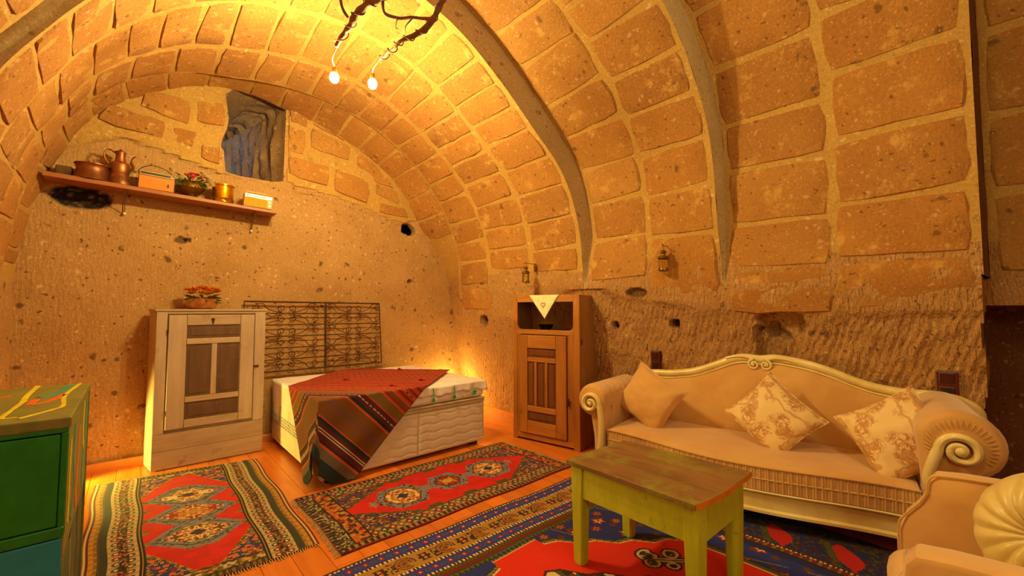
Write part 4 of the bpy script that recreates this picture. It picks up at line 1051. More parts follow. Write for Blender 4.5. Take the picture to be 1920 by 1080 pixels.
m = MB(); m.prism([(.025, -.008), (CW+.01, -.008), (CW+.04, CD), (-.01, CD)], CH-.018, CH, 'z'); obj('top_board', m, PALEH, wc, bevel=.003)
bx('plinth_board', .035, CW, -.004, .022, .15, .288, PALEH, wc); bx('plinth_board', .035, CW, -.006, .022, .006, .148, PALEH, wc)
m = MB(); m.prism([(.031, .02), (-.003, CD-.005), (.015, CD-.005), (.049, .02)], .01, CH-.02, 'z'); obj('side_board', m, PALE, wc, bevel=.004)
dx0, dx1, dz0, dz1 = .112, CW-.092, .318, 1.252
dr = bx('door', dx0, dx1, -.004, .018, dz0, dz1, M('door_back', 'b89870', 'a88860', 8, .6), wc, .001)
dr.name = 'door'
for x0, x1, z0, z1, mt in ((dx0, .232, dz0, dz1, PALE), (.615, dx1, dz0, dz1, PALE), (.232, .615, 1.165, dz1, PALEH), (.232, .615, 1.005, 1.055, PALEH), (.232, .615, .525, .572, PALEH), (.232, .615, dz0, .385, PALEH), (.405, .446, .572, 1.005, PALE)):
    bx('door_rail', x0+.001, x1-.001, -.018, -.004, z0+.001, z1-.001, mt, dr, .004)
for x0, x1, z0, z1 in ((.236, .611, 1.058, 1.162), (.236, .402, .575, 1.002), (.449, .611, .575, 1.002), (.236, .611, .388, .522)):
    m = MB(); m.box(x0, x1, -.009, -.003, z0, z1); m.box(x0+.02, x1-.02, -.013, -.008, z0+.02, z1-.02); tag(obj('door_panel', m, DARKP, dr, bevel=.003), label='brown recessed door panel')
m = MB(); m.tube([(.41, -.022, 1.215), (.412, -.024, 1.20), (.41, -.022, 1.178)], .006, 8); m.lathe([(.001, 0), (.014, 0), (.014, .004), (.001, .004)], 12, M=Matrix.Translation((.41, -.018, 1.212)) @ Matrix.Rotation(PI/2, 4, 'X')); obj('keyhole_plate', m, IRON, dr)
for z in (1.12, .45):
    m = MB(); m.tube([(dx0-.002, -.012, z-.02), (dx0-.002, -.012, z+.02)], .006, 8); obj('hinge', m, IRON, wc)
bx('latch', dx1-.005, dx1+.045, -.012, .0, .775, .79, IRON, wc, .002)
# ================================================================ flower bowl on the cupboard
def petals(m, c, r, n, tilt=.5, w_=.35, k=0):
    for i in range(n):
        a = 2*PI*i/n+k; d = Vector((math.cos(a), math.sin(a), tilt)); s = Vector((-math.sin(a), math.cos(a), 0)); c_ = Vector(c)
        m.add([c_, c_+d*r*.55+s*r*w_, c_+d*r, c_+d*r*.55-s*r*w_, c_+d*r*.5+Vector((0, 0, r*.15))], [(0, 1, 4), (1, 2, 4), (2, 3, 4), (3, 0, 4)])
def bloom(name, c, r, mat, par, tilt=.5, ctr=None):
    m = MB(); petals(m, c, r, 9, tilt); petals(m, (c[0], c[1], c[2]+r*.08), r*.7, 7, tilt+.5, .4, .3); petals(m, (c[0], c[1], c[2]+r*.12), r*.45, 5, 1.4, .5, .8)
    o = obj(name, m, mat, par, fix=False)
    return o
def leafy(m, c, r, n, rnd, up=.4):
    for i in range(n):
        a = rnd.uniform(0, 2*PI); e = rnd.uniform(-.3, up); d = Vector((math.cos(a), math.sin(a)*.7, e)).normalized(); s = d.cross(Vector((0, 0, 1))).normalized(); p = Vector(c)+d*r*rnd.uniform(.15, .5); L = r*rnd.uniform(.35, .7)
        m.add([p, p+d*L*.5+s*L*.2+Vector((0, 0, .01)), p+d*L, p+d*L*.5-s*L*.2+Vector((0, 0, .01))], [(0, 1, 2), (0, 2, 3)])
FY = M('yellow_petal', 'f0a818', 'e08410', 20, .7); FP = M('purple_petal', '7a3048', '5a2438', 20, .7); FR = M('rose_petal', 'e8485c', 'c82c40', 20, .7); FWH = M('cream_petal', 'f0dca8', 'e0c488', 20, .7); LF = M('green_leaf', '7a8a34', '5a6a26', 15, .7)
vb = thing('flower_arrangement', 'orange and purple artificial flowers in copper bowl on the cupboard', 'flowers', (.455, 4.60, CH+.002))
m = MB(); m.lathe([(.001, 0), (.085, 0), (.105, .012), (.118, .045), (.110, .08), (.114, .09), (.106, .09), (.10, .06), (.001, .055)], 28); obj('bowl', m, M('hammered_copper', 'c07840', 'd89a5c', 18, .35, .7, bs=.5, bscale=60), vb, smooth=True)
rnd = random.Random(4); m = MB(); leafy(m, (0, 0, .085), .15, 70, rnd, .3); obj('leaves', m, LF, vb, fix=False)['kind'] = 'stuff'
for i in range(17):
    x, y = rnd.uniform(-.10, .11), rnd.uniform(-.08, .06); z = .115+rnd.uniform(0, .08)*(1-abs(x)*4)
    bloom('blossom', (x, y, z), rnd.uniform(.034, .05), FP if x < -.02 and rnd.random() < .6 else FY, vb)
# ================================================================ iron grille
gr = thing('iron_grille', 'rusty wrought iron window grille with scrolls hung above the bed head', 'grille', (.80, 4.738, .66))
GXa, GXb = 0.0, 1.375
def gtop(x): return .717-.010*x/1.375
def gbot(x): return .02+.0*x
def gz(x, k, n=6): return gbot(x)+(gtop(x)-gbot(x))*k/n
def gxe(z): return .012+.0*z
m = MB(); m.tube([(0, 0, gbot(0)), (0, 0, gtop(0)), (1.36, 0, gtop(1.36)), (1.40, 0, gbot(1.4)), (0, 0, gbot(0))], .009, 6); m.tube([(.765, 0, gbot(0)), (.755, 0, gtop(.7))], .009, 6); obj('frame', m, IRON, gr, smooth=True)
for k in range(1, 6):
    m = MB(); m.tube([(0, 0, gz(0, k)), (1.37, 0, gz(1.37, k))], .0055, 6); obj('bar', m, IRON, gr)
def scr(cx_0, cz_0, r, a0, turns, sg, tail=None, n=22):
    P = [(cx_0+r*(1-.78*i/n)*math.cos(a0+sg*turns*2*PI*i/n), -.004, cz_0+r*(1-.78*i/n)*math.sin(a0+sg*turns*2*PI*i/n)) for i in range(n+1)]
    return (smooth_path([tail]+P[:1], 4)[:-1] if tail else [])+P
me_s = []
for row in range(6):
    up = 1 if row % 2 == 0 else -1; z0, z1 = gz(.7, row), gz(.7, row+1); zc = (z0+z1)/2; h = (z1-z0)/2
    for cx_0, sg, half in ((.375, 1, 0), (.375, -1, 0), (1.06, 1, 1), (1.06, -1, 1)):
        xa = cx_0+sg*.048; xe = cx_0+sg*.325
        m = MB()
        # S curve: small volute by the middle, long tail, large volute by the frame
        P = [(xa+.040*(1-.75*i/16)*math.cos(PI/2*up+sg*up*-1*1.25*2*PI*i/16), -.004, zc+up*.006+h*.70*(1-.75*i/16)*math.sin(PI/2*up+sg*up*-1*1.25*2*PI*i/16)) for i in range(16, -1, -1)]
        Q = [(xe+sg*-.04+.036*(1-.7*i/16)*math.cos(-PI/2*up+sg*-up*-1*-1.2*2*PI*i/16), -.004, zc-up*.004+h*.66*(1-.7*i/16)*math.sin(-PI/2*up+sg*-up*-1*-1.2*2*PI*i/16)) for i in range(0, 17)]
        mid = smooth_path([P[-1], (xa+sg*.06, -.004, zc+up*h*.62), ((xa+xe)/2, -.004, zc), (xe-sg*.11, -.004, zc-up*h*.72), Q[0]], 5)
        m.tube([Vector(p) for p in P[:-1]]+mid[:-1]+[Vector(q) for q in Q], .0042, 5); obj('scroll', m, IRON, gr, smooth=True)
for x in (.03, 1.33):
    for z in (.05, .66):
        m = MB(); m.tube([(x, 0, z), (x, .035, z)], .005, 6); obj('wall_pin', m, IRON, gr)
# ================================================================ brown wardrobe
OAK = wood('warm_oak', 'b87832', '9a5c22', (1, 1, .10), .42, wear='8a4e1c', wscale=5, wlo=.58, whi=.7, bs=.2)
OAKH = wood('warm_oak_flat', 'c08038', 'a06024', (1, .10, 1), .42, bs=.2)
OAKD = wood('dark_oak_panel', '7c481c', '6a3a16', (1, 1, .12), .42, bs=.2)
OAKB = wood('aged_side_board', 'a87840', '8e6232', (1, 1, .08), .55, wear='7a5024', wscale=4, wlo=.55, whi=.68)
wd = thing('wardrobe', 'tall brown wooden wardrobe with a glazed top and panelled door', 'wardrobe', (3.077, 2.488, 0), math.radians(11.49))
WW, WH, WD = .757, 1.438, .39       # local: x depth (0 front), y width, z
def wx(name, x0, x1, y0, y1, z0, z1, mat, par=None, bev=.003, label=None):
    m = MB(); m.box(x0, x1, y0, y1, z0, z1); o = obj(name, m, mat, par or wd, bevel=bev)
    if label: o['label'] = label
    return o
wx('stile', 0, .022, 0, .065, .0, WH, OAK); wx('stile', .003, .020, .066, .128, .073, 1.051, OAK); wx('stile', .003, .020, .668, WW-.053, .073, 1.051, OAK); wx('stile', 0, .022, WW-.052, WW, .0, WH-.02, OAK)
wx('top_rail', .001, .022, .065, WW-.052, 1.372, 1.425, OAKH)
wx('middle_rail', .001, .022, .065, WW-.052, 1.052, 1.10, OAKH)
wx('bottom_rail', .001, .022, .065, WW-.052, .02, .072, OAKH)
# rounded lower corners of the glazed opening
for s in (0, 1):
    m = MB(); y0 = .065 if s == 0 else WW-.052; d = 1 if s == 0 else -1; pts = [(y0, 1.099), (y0, 1.15)]+[(y0+d*(.05-.05*math.cos(a*PI/12)), 1.15-.05*math.sin(a*PI/12)) for a in range(7)]
    m.prism(pts, .002, .021, 'x'); obj('corner_block', m, OAK, wd)
wx('side_board', .022, .135, .0, .018, .0, WH-.004, OAKB); wx('side_board', .137, .255, .0, .018, .0, WH-.008, OAKB); wx('side_board', .257, WD, .0, .018, .0, WH-.006, OAKB)
wx('side_board', .022, WD, WW-.018, WW, .0, WH-.02, OAKB)
for i in range(6):
    y = .02+i*.120; wx('back_board', WD-.014, WD, y, y+.117, .02, WH-.03, OAKD)
wx('shelf_board', .022, WD-.014, .018, WW-.018, 1.055, 1.075, OAKD); wx('floor_board', .022, WD-.014, .018, WW-.018, .03, .05, OAKD)
wx('top_board', .0, WD, .0, WW, WH-.014, WH-.002, OAKH)
m, t, b = nt('clear_glass'); b.inputs['Transmission Weight'].default_value = 1; b.inputs['Roughness'].default_value = .03; b.inputs['IOR'].default_value = 1.08; b.inputs['Base Color'].default_value = (.95, .95, .9, 1)
GLASS = m
wx('glass_pane', .010, .013, .060, WW-.048, 1.09, 1.38, GLASS, bev=0)
wdr = wx('door', -.002, .016, .130, .664, .078, 1.046, OAKD, bev=.001)
for y0, y1, z0, z1, mt in ((.132, .245, .08, 1.044, OAK), (.572, .662, .08, 1.044, OAK), (.245, .572, .915, 1.044, OAKH), (.245, .572, .780, .828, OAKH), (.245, .572, .295, .352, OAKH), (.245, .572, .08, .205, OAKH), (.338, .368, .352, .780, OAK), (.460, .490, .352, .780, OAK)):
    wx('door_rail', -.018, -.002, y0+.001, y1-.001, z0+.001, z1-.001, mt, wdr, .005)
for y0, y1, z0, z1 in ((.248, .569, .831, .912), (.248, .335, .355, .777), (.371, .457, .355, .777), (.493, .569, .355, .777), (.248, .569, .208, .292)):
    m = MB(); m.box(-.006, -.001, y0, y1, z0, z1); m.box(-.012, -.005, y0+.016, y1-.016, z0+.016, z1-.016); tag(obj('door_panel', m, OAKD, wdr, bevel=.004), label='darker raised door panel')
m = MB(); m.box(-.020, -.017, .100, .122, .40, .47); m.tube([(-.02, .111, .435), (-.036, .111, .435)], .008, 8); obj('lock', m, IRON, wd)
m = MB(); m.box(.03, .05, -.004, .0, .97, 1.02); obj('hinge_plate', m, IRON, wd)
CL = thing('embroidered_cloth', 'white triangular cloth hanging over the wardrobe top', 'cloth', (3.077, 2.488, 0), math.radians(11.49))
m = MB()
def clf(u, v):
    # square cloth folded over the edge, its corner hanging in front
    if v < .35: return Vector((.16-.163*v/.35, .385+(u-.5)*(.34), WH+.003))
    t = (v-.35)/.65; return Vector((-.0035-.004*math.sin(u*9)*t*(1-t)*3-.004, .385+(u-.5)*.34*(1-t)-.012*t, WH+.003-.232*t))
m.grid(clf, 20, 24); o = obj('cloth_face', m, M('cream_linen', 'f4ecc0', 'e8deae', 20, .85), CL, smooth=2, fix=False); s_ = o.modifiers.new('s', 'SOLIDIFY'); s_.thickness = .003
m = MB(); hp = [(-.0125, .388+.024*math.sin(a)**3, 1.345+.0016*(13*math.cos(a)-5*math.cos(2*a)-2*math.cos(3*a)-math.cos(4*a))) for a in [i*2*PI/30 for i in range(31)]]
m.tube(hp, .0022, 5); obj('stitched_motif', m, M('brown_thread', '7a5a30', '5a4020', 20, .9), CL)
cp_ = thing('glass_bowl', 'dark glass bowl inside the wardrobe top', 'bowl', (3.15, 2.98, 1.076))
m = MB(); m.lathe([(.001, 0), (.04, 0), (.055, .02), (.075, .065), (.08, .07), (.070, .064), (.05, .024), (.001, .01)], 24); obj('bowl_body', m, M('dark_glaze', '2a3038', '181c22', 10, .12, .3), cp_, smooth=True)
cp_ = thing('metal_plate', 'small silver dish lying in the glazed wardrobe top', 'plate', (3.20, 2.83, 1.076))
m = MB(); m.lathe([(.001, 0), (.05, 0), (.09, .018), (.092, .022), (.05, .006), (.001, .005)], 24); obj('dish', m, M('tin', '9a958a', '807a6e', 10, .25, .9), cp_, smooth=True)
# ================================================================ painted green chest
GRN = wood('green_gloss_paint', '1a8428', '147020', (1, 1, 1), .38, wear='2a7a3a', wscale=6, wlo=.64, whi=.8, bs=.15)
OLV = wood('olive_paint', '84803a', '706c2e', (1, 1, 1), .5, wear='4c6a34', wscale=5, wlo=.56, whi=.7)
BLU = wood('bright_blue_paint', '1294b4', '0e86a6', (1, 1, 1), .4, wear='2aa0b8', wscale=5, wlo=.62, whi=.8, bs=.1)
gc = thing('painted_chest', 'hand-painted green and blue wooden cupboard at the left edge', 'cupboard', (-.14, 2.01, 0))
def gx(name, x0, x1, y0, y1, z0, z1, mat, par=None, bev=.004, label=None):
    m = MB(); m.box(x0, x1, y0, y1, z0, z1); o = obj(name, m, mat, par or gc, bevel=bev)
    if label: o['label'] = label
    return o
gx('carcass', -.60, -.012, .02, .85, .012, .905, OLV)
m = MB(); m.prism([(-.615, -.012), (.006, -.012), (.004, .86), (-.615, .86)], .915, .950, 'z'); tp = obj('top_board', m, OLV, gc, bevel=.005)
gx('front_rail', -.60, .0, -.006, .02, .900, .916, GRN); gx('front_stile', -.0165, .0, -.004, .02, .57, .900, GRN)
gx('front_rail', -.60, .0, -.008, .02, .568, .602, GRN)
gd = gx('door', -.60, -.018, -.006, .012, .606, .896, GRN, bev=.003)
gx('lower_drawer', -.60, -.004, -.004, .02, .03, .564, BLU, label='bright blue lower door')
# right side: boards, the lower one tapering
m = MB(); m.prism([(.0, .50), (.0, .912), (.85, .912), (.85, .50)], -.012, .0, 'x'); sd = obj('side_board', m, OLV, gc, bevel=.003)
m = MB(); m.prism([(.0, .02), (.0, .497), (.85, .497), (.80, .44), (.80, .02)], -.012, -.002, 'x'); sd2 = obj('side_board', m, wood('teal_paint', '2a6258', '24544c', (1, 1, .3), .5, wear='6e6a2e', wscale=7, wlo=.5, whi=.6), gc, bevel=.003)
m = MB(); m.box(-.016, .004, .845, .862, .03, .95); obj('corner_post', m, OLV, gc, bevel=.003)
def stroke(pts, r, mat, par, name='painted_stripe', flat='z', k=5):
    """a brushed stripe of thick paint lying on the board"""
    P = smooth_path(pts, k) if len(pts) > 2 else [Vector(p) for p in pts]; m = MB(); vs = []
    for i, p in enumerate(P):
        a, b_ = P[max(i-1, 0)], P[min(i+1, len(P)-1)]; d = (b_-a).normalized(); nrm = Vector((0, 0, 1)) if flat == 'z' else (Vector((1, 0, 0)) if flat == 'x' else Vector((0, -1, 0)))
        s = d.cross(nrm).normalized(); rr_ = r*(1+.25*noise.noise(p*40)); vs += [p-s*rr_, p-s*rr_*.8+nrm*.0012, p+s*rr_*.8+nrm*.0012, p+s*rr_]
    fs = [(i*4+j, i*4+j+1, i*4+j+5, i*4+j+4) for i in range(len(P)-1) for j in range(3)]
    return obj(name, m.add(vs, fs), mat, par, fix=False)
YP = M('yellow_paint', 'e8d020', 'c8b018', 30, .5); OP = M('orange_paint', 'e8681c', 'd05814', 30, .5); TP = M('turquoise_paint', '2a9a90', '248478', 30, .5)
Z = .9505
stroke([(-.167, .88, Z), (-.165, .60, Z), (-.155, .42, Z)], .009, YP, tp); stroke([(-.03, .85, Z), (-.052, .50, Z), (-.035, .24, Z), (-.055, .17, Z), (-.12, .06, Z)], .007, YP, tp)
stroke([(-.155, .42, Z), (-.160, .22, Z), (-.16, .10, Z), (-.125, .09, Z)], .007, YP, tp)
stroke([(-.055, .52, Z), (-.085, .38, Z), (-.125, .34, Z), (-.125, .46, Z)], .012, OP, tp); stroke([(-.055, .80, Z), (-.085, .58, Z), (-.125, .50, Z)], .012, TP, tp)
stroke([(-.21, .62, Z), (-.25, .60, Z), (-.32, .62, Z)], .012, OP, tp)
X = .0006
stroke([(X, .10, .86), (X, .09, .74), (X, .10, .66), (X, .09, .58)], .016, YP, sd, flat='x'); stroke([(X, .24, .88), (X, .22, .76), (X, .28, .66), (X, .20, .55)], .022, TP, sd, flat='x')
stroke([(X, .42, .84), (X, .40, .70), (X, .36, .60), (X, .44, .52)], .026, OP, sd, flat='x'); stroke([(X, .62, .90), (X, .60, .78), (X, .66, .70)], .02, YP, sd, flat='x'); stroke([(X, .74, .88), (X, .72, .72), (X, .64, .60), (X, .70, .52)], .03, TP, sd, flat='x')
stroke([(X-.002, .25, .48), (X-.002, .30, .3), (X-.002, .25, .1)], .03, OLV, sd2, flat='x'); stroke([(X-.002, .55, .46), (X-.002, .6, .3), (X-.002, .55, .1)], .03, M('brown_paint', '6a4428', '54341c', 20, .5), sd2, flat='x')
# ================================================================ shelf and what stands on it
SHW = wood('shelf_wood', 'a8683a', '98592e', (.1, 1, 1), .5, bs=.08)
sh = thing('wall_shelf', 'long reddish wooden shelf on thin metal brackets high on the end wall', 'shelf', (0, 0, 0))
m = MB(); SA, SB = -.525, 1.02
def shz(x): return 2.315-.052*(x-SA)/(SB-SA)
m.prism([(SA, 2.283), (SB, 2.231), (SB, 2.256), (SA, 2.318)], 4.56, 4.775); obj('board', m, SHW, sh, bevel=.002)
STEEL = M('dull_steel', '8a7a60', '6a5c48', 20, .4, .9); SCW = M('white_screw_cap', 'f0ead8', 'e0d8c0', 10, .4)
for x, z in ((-.075, 2.25), (.845, 2.22)):
    br = MB(); br.tube([(x, 4.59, z+.012), (x, 4.768, z+.008), (x, 4.768, z-.145)], .004, 6); br.tube([(x, 4.60, z+.008), (x, 4.765, z-.14)], .0032, 6); b_ = obj('bracket', br, STEEL, sh)
    m = MB(); m.ball((x, 4.762, z-.15), .011, 10, 6); obj('screw_cap', m, SCW, b_, smooth=True)
COP = M('aged_copper', 'a8683e', '7a4a2c', 7, .42, .8, bs=.2); BRS = M('polished_brass', 'e8b41c', 'c89414', 9, .2, .95, bs=.15, bscale=40); BRD = M('dull_brass', '9c7c28', '7a5e1c', 9, .35, .9)
def on(x): return shz(x)+.0035
def Tz(x): return Matrix.Translation((x, 4.655, on(x)))
t_ = thing('copper_pan', 'wide copper pan at the left end of the shelf', 'pan', (-.272, 4.655, on(-.272)))
m = MB(); m.lathe([(.001, 0), (.115, 0), (.108, .02), (.094, .06), (.090, .095), (.098, .118), (.104, .122), (.104, .127), (.094, .124), (.085, .095), (.088, .06), (.1, .01), (.001, .006)], 36); obj('pan_body', m, COP, t_, smooth=True)
m = MB(); m.tube(smooth_path([(.03, 0.085, .11), (.06, .10, .16), (.05, .10, .19), (.0, .10, .195), (-.04, .09, .12)], 6), .005, 6); obj('handle', m, COP, t_, smooth=True)
m = MB(); m.box(-.05, .04, -.05, .05, 0, .085); tag(obj('tin_box', m, M('dark_tin', '6a4a2c', '4e3620', 8, .5, .4), bevel=.006), 'small dark tin standing behind the copper pan', 'tin').location = (-.42, 4.70, on(-.42))
t_ = thing('copper_ewer', 'copper ewer with tall neck, spout and loop handle', 'jug', (-.112, 4.655, on(-.112)))
m = MB(); m.lathe([(.001, 0), (.082, 0), (.084, .012), (.070, .05), (.058, .085), (.055, .095), (.060, .105), (.062, .17), (.055, .185), (.036, .195), (.032, .215), (.030, .25), (.036, .275), (.030, .283), (.012, .29), (.008, .30), (.001, .302)], 32); obj('jug_body', m, COP, t_, smooth=True)
m = MB(); m.tube(smooth_path([(-.03, 0, .265), (-.07, 0, .285), (-.095, 0, .25), (-.088, 0, .20), (-.06, 0, .16)], 6), .006, 6); obj('handle', m, COP, t_, smooth=True)
m = MB(); m.tube(smooth_path([(.055, 0, .13), (.078, 0, .16), (.065, 0, .21), (.078, 0, .25), (.092, 0, .262)], 6), [.012]*12+[.006]*13, 6); obj('spout', m, COP, t_, smooth=True)
RW = wood('orange_veneer', 'e0861e', 'd0741a', (.1, 1, 1), .35, bs=.05); CRM = M('cream_plastic', 'cfc08c', 'c0ae78', 5, .6); BLK = M('black_plastic', '2a2018', '1c1612', 5, .4); SIL = M('bright_trim', 'e0d8b0', 'c8bc90', 10, .2, .7)
def radio(name, label, x, w_, h, d, face, body, handle):
    t = thing(name, label, 'radio', (x, 4.64, on(x)), 0); t.rotation_euler = (0, math.radians(1.95), 0)
    m = MB(); m.box(-w_/2, w_/2, -d/2, d/2, 0, h); obj('case', m, body, t, bevel=.006)
    m = MB(); m.box(-w_/2+.006, w_/2-.006, -d/2-.004, -d/2, .005, h*.70); obj('front_panel', m, face, t, bevel=.001)
    m = MB(); m.box(-w_/2+.006, w_/2-.006, -d/2-.005, -d/2+.01, h*.74, h-.006); sc_ = obj('tuning_scale', m, SIL, t, bevel=.001)
    m = MB(); m.box(-w_/2+.012, w_/2-.03, -d/2-.0065, -d/2-.004, h*.80, h*.90); obj('scale_window', m, BLK, sc_)
    if handle == 'wire':
        m = MB(); m.tube(smooth_path([(-w_/2+.0, 0, h-.02), (-w_/2+.01, 0, h+.02), (-.04, 0, h+.06), (.05, 0, h+.045), (w_/2-.01, 0, h), (w_/2+.02, 0, h-.06)], 6), .0035, 6); obj('handle', m, BLK, t, smooth=True)
        for dz, r in ((.06, .006), (.045, .008)):
            m = MB(); m.lathe([(.001, 0), (r, 0), (r, .003), (.001, .003)], 10, M=Matrix.Translation((w_*.32, -d/2-.004, dz)) @ Matrix.Rotation(PI/2, 4, 'X')); obj('badge', m, BLK, t)
    else:
        m = MB(); m.tube([(-w_/2+.02, -d/4, h-.002), (-w_/2+.02, -d/4, h+.022), (w_/2-.04, -d/4, h+.022), (w_/2-.04, -d/4, h-.002)], .005, 6); obj('handle', m, CRM, t, smooth=True)
        m = MB(); m.box(w_/2-.045, w_/2-.008, -d/2-.006, -d/2-.003, .006, h*.70); kp = obj('control_panel', m, CRM, t)
        for z in (.03, .065):
            m = MB(); m.lathe([(.001, 0), (.010, 0), (.009, .006), (.001, .006)], 14, M=Matrix.Translation((w_/2-.026, -d/2-.006, z)) @ Matrix.Rotation(PI/2, 4, 'X')); obj('knob', m, SIL, kp)
    return t
radio('table_radio', 'orange wooden radio with a wire carrying handle', .115, .235, .155, .10, RW, wood('radio_case', 'a0602a', '8a4e20', (.1, 1, 1), .4), 'wire')
radio('portable_radio', 'cream and gold portable radio at the right end of the shelf', .865, .235, .125, .09, M('gold_mesh', 'c89620', 'b88418', 60, .8), CRM, 'bar')
t_ = thing('flower_bowl', 'brass bowl of pink roses and small white blossoms', 'flowers', (.355, 4.655, on(.355)))
m = MB(); m.lathe([(.001, 0), (.05, 0), (.052, .008), (.038, .018), (.075, .045), (.098, .08), (.095, .11), (.082, .125), (.088, .132), (.078, .13), (.085, .08), (.001, .04)], 32); obj('bowl', m, BRD, t_, smooth=True)
rnd = random.Random(9); m = MB(); leafy(m, (0, 0, .12), .14, 100, rnd, .5); obj('leaves', m, LF, t_, fix=False)['kind'] = 'stuff'
for x, y, z, r in ((-.005, -.075, .15, .036), (.075, -.06, .155, .036), (-.04, -.05, .175, .026), (.03, -.03, .19, .03), (-.01, .0, .20, .025), (.0, -.07, .19, .022)): bloom('rose', (x, y, z), r, FR, t_, .8)
for i in range(22):
    a = rnd.uniform(0, 2*PI); s = rnd.choice((-1, 1)); x = s*rnd.uniform(.07, .15); z = .18-.6*max(0, x-.05)+rnd.uniform(-.02, .03) if x > 0 else .17+rnd.uniform(-.05, .04)
    bloom('small_blossom', (x, rnd.uniform(-.10, -.02), z+.01), .030, FWH, t_, .6)
t_ = thing('brass_pot', 'shiny cylindrical brass pot with rolled rim', 'pot', (.588, 4.655, on(.588)))
m = MB(); m.lathe([(.001, 0), (.084, 0), (.084, .028), (.087, .034), (.084, .04), (.084, .145), (.092, .152), (.092, .162), (.084, .164), (.08, .15), (.08, .01), (.001, .008)], 40); obj('pot_body', m, BRS, t_, smooth=True)
# ================================================================ chandelier of twisted branches
BARK = wood('vine_bark', '6a4428', '8a5c34', (1, 1, 1), .8, bs=.8); CORD = M('rusty_cord', '8a4a1c', '6a3614', 30, .7)
ch = thing('branch_chandelier', 'hanging chandelier of gnarled vine branches with two bare bulbs', 'chandelier', (0, 0, 0))
def branch(pts, r0, r1, name='branch', par=None, seed=0, wig=.012):
    P = smooth_path(pts, 7); n = len(P)
    for i, p in enumerate(P): p += Vector((noise.noise(p*9+Vector((seed, 0, 0))), noise.noise(p*9+Vector((0, seed, 0))), noise.noise(p*9+Vector((0, 0, seed)))))*wig
    R = [(r0+(r1-r0)*i/n)*(1+.35*noise.noise(P[i]*22+Vector((seed, 1, 2)))) for i in range(n)]
    m = MB(); m.tube(P, R, 9); return obj(name, m, BARK, par or ch, smooth=2), P
def coil(P, r, turns, rc, mat):
    m = MB(); Q = []; n = 26*turns
    for i in range(n+1):
        t = i/n*(len(P)-1); k = min(int(t), len(P)-2); p = P[k].lerp(P[k+1], t-k); d = (P[k+1]-P[k]).normalized(); u = d.orthogonal().normalized(); v = d.cross(u); a = 2*PI*turns*i/n
        Q.append(p+(u*math.cos(a)+v*math.sin(a))*r)
    m.tube(Q, rc, 5); return obj('cord_wrap', m, mat, ch, smooth=True)
b1, P1 = branch([(1.14, 2.02, 3.30), (1.09, 2.20, 3.20), (1.037, 2.34, 3.15), (.991, 2.411, 3.131), (.958, 2.484, 3.105), (.952, 2.556, 3.068), (.937, 2.626, 3.038), (.929, 2.73, 3.0)], .028, .014, seed=1)
coil(P1[6:], .026, 5, .0038, CORD)
b2, P2 = branch([(1.28, 1.85, 3.32), (1.325, 2.0, 3.22), (1.327, 2.13, 3.14), (1.314, 2.243, 3.07), (1.262, 2.348, 3.03), (1.214, 2.437, 3.01), (1.203, 2.543, 3.0), (1.197, 2.667, 3.0)], .024, .008, seed=2)
coil(P2, .022, 9, .0038, CORD)
branch([(1.05, 2.33, 3.15), (1.087, 2.368, 3.105), (1.158, 2.33, 3.09), (1.24, 2.253, 3.092), (1.317, 2.194, 3.09)], .011, .010, seed=3)
branch([(.82, 2.40, 3.22), (.865, 2.494, 3.15), (.889, 2.521, 3.12), (.93, 2.53, 3.09)], .009, .008, seed=4)
branch([(1.14, 2.02, 3.30), (1.2, 1.9, 3.33), (1.28, 1.85, 3.32), (1.36, 1.75, 3.40), (1.40, 1.68, 3.55)], .026, .022, seed=5)
branch([(1.15, 2.33, 3.09), (1.17, 2.39, 3.07), (1.20, 2.42, 3.085)], .005, .002, seed=6); branch([(1.22, 2.27, 3.09), (1.21, 2.34, 3.07), (1.24, 2.38, 3.06)], .005, .002, seed=7)
branch([(1.09, 2.2, 3.2), (1.02, 2.1, 3.26), (.90, 2.08, 3.30)], .012, .006, seed=8)
m = MB(); m.tube([(1.14, 2.02, 3.30), (1.14, 2.02, 3.72)], .006, 6); m.tube([(1.28, 1.85, 3.32), (1.28, 1.85, 3.70)], .006, 6); obj('hanging_wire', m, IRON, ch)
mm, t, b = nt('lit_bulb'); b.inputs['Emission Color'].default_value = (1, .79, .30, 1); b.inputs['Emission Strength'].default_value = 1700; BULB = mm
for (px_, py_, pz_), (qx, qy, qz) in (((.929, 2.73, 3.0), (.985, 2.93, 2.90)), ((1.197, 2.667, 3.0), (1.215, 2.83, 2.90))):
    m = MB(); m.tube(smooth_path([(px_, py_, pz_), ((px_+qx)/2-.02, (py_+qy)/2, pz_-.03), (qx, qy, qz+.075)], 6), .0035, 6); obj('flex', m, CORD, ch, smooth=True)
    m = MB(); m.lathe([(.001, .045), (.012, .045), (.016, .03), (.018, .0), (.001, -.002)], 16, (qx, qy, qz+.03)); h_ = obj('lamp_holder', m, BRD, ch, smooth=True)
    m = MB(); m.ball((qx, qy, qz), .030, 16, 10, (1, 1, 1.25)); bb = obj('bulb', m, BULB, h_, smooth=True); bb.visible_shadow = True
for o_ in [o for o in bpy.data.objects if o.name.startswith('bulb') and o.type == 'MESH']: pass
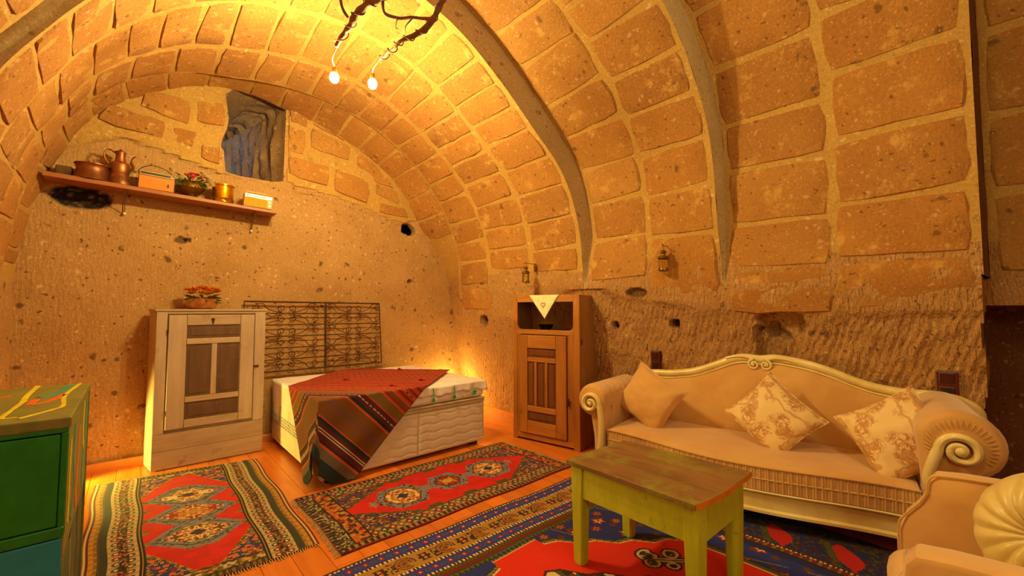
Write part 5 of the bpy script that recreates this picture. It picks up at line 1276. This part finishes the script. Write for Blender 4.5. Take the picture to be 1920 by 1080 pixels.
# ================================================================ brass wall lanterns
m_, t, b = nt('lantern_glass'); b.inputs['Transmission Weight'].default_value = 1; b.inputs['Roughness'].default_value = .1; b.inputs['IOR'].default_value = 1.1; b.inputs['Base Color'].default_value = (1, .9, .6, 1); LG = m_
def lantern(label, loc, sc, wallx):
    t = thing('wall_lantern', label, 'lantern', loc, 0, 'brass lanterns on the right wall')
    def o_(name, m, mat, par=t, **k): return obj(name, m, mat, par, **k)
    S_ = sc; L = lambda pr: [(r*S_, z*S_) for r, z in pr]
    m = MB(); m.lathe(L([(.001, -.145), (.040, -.145), (.052, -.135), (.054, -.125), (.048, -.112), (.001, -.112)]), 18); o_('base', m, BRD, smooth=True)
    m = MB(); m.lathe(L([(.050, -.018), (.056, -.01), (.052, .0), (.036, .016), (.018, .022), (.016, .030), (.030, .044), (.032, .056), (.022, .070), (.010, .076), (.008, .084), (.001, .086)]), 18); o_('roof', m, BRD, smooth=True)
    m = MB(); m.lathe(L([(.040, -.112), (.040, -.016)]), 18); o_('glass', m, LG, smooth=True)
    for i in range(6):
        a = i*PI/3+.3; m = MB(); m.tube([(.045*S_*math.cos(a), .045*S_*math.sin(a), -.114*S_), (.045*S_*math.cos(a), .045*S_*math.sin(a), -.012*S_)], .0028*S_, 5); o_('bar', m, BRD)
    m = MB(); m.tube([(.014*S_*math.cos(a), 0, .096*S_+.014*S_*math.sin(a)) for a in [i*PI/8 for i in range(16)]], .0025*S_, 5, closed=True); o_('ring', m, BRD)
    wx_ = wallx-loc[0]; m = MB(); m.box(wx_-.012, wx_+.002, -.012, .012, .01*S_, .125*S_); m.tube([(wx_-.006, 0, .118*S_), (-.012, 0, .118*S_), (-.018, 0, .128*S_)], .0045*S_, 6); m.tube([(wx_-.006, 0, .04*S_), (wx_*.5, 0, .118*S_)], .003*S_, 5); m.ball((-.012, 0, .130*S_), .008*S_, 8, 6); o_('wall_bracket', m, BRD)
    m = MB(); m.tube(smooth_path([(0, 0, -.144*S_), (.02, -.01, -.18*S_), (wx_-.02, -.035, -.20*S_), (wx_, -.045, -.215*S_)], 6), .0022, 5); o_('cable', m, M('violet_cable', '6a4a5a', '543a48', 10, .6))
    return t
lantern('larger brass lantern above the sofa back', (3.365, 1.80, 1.745), .84, 3.52)
lantern('smaller looking brass lantern above the wardrobe', (3.02, 3.14, 1.685), .78, 3.16)
# ================================================================ wall sockets
MAH = wood('mahogany_plate', '5a1c10', '48140c', (1, 1, .2), .35, bs=.1)
def socket(label, loc, w_, h, n):
    t = thing('wall_socket', label, 'socket', loc, 0)
    m = MB(); m.box(-.012, .03, -w_/2, w_/2, -h/2, h/2); obj('frame', m, MAH, t, bevel=.006)
    for k in range(n):
        z = h/2-(k+.5)*h/n; m = MB(); m.box(-.017, -.011, -w_/2+.016, w_/2-.016, z-h/n/2+.014, z+h/n/2-.010)
        i_ = obj('inner_plate', m, wood('mahogany_inner', '48150c', '3a100a', (1, 1, .2), .3), t, bevel=.003)
        if k == n-1: m = MB(); m.lathe([(.001, 0), (.022, 0), (.022, .004), (.001, .004)], 18, M=Matrix.Translation((-.017, 0, z)) @ Matrix.Rotation(-PI/2, 4, 'Y')); obj('plug_socket', m, BLK, i_)
socket('tall mahogany wall socket behind the plain pillow', (3.497, 1.96, .845), .085, .17, 2)
socket('square mahogany double wall socket above the right sofa arm', (3.745, .155, .835), .10, .17, 2)
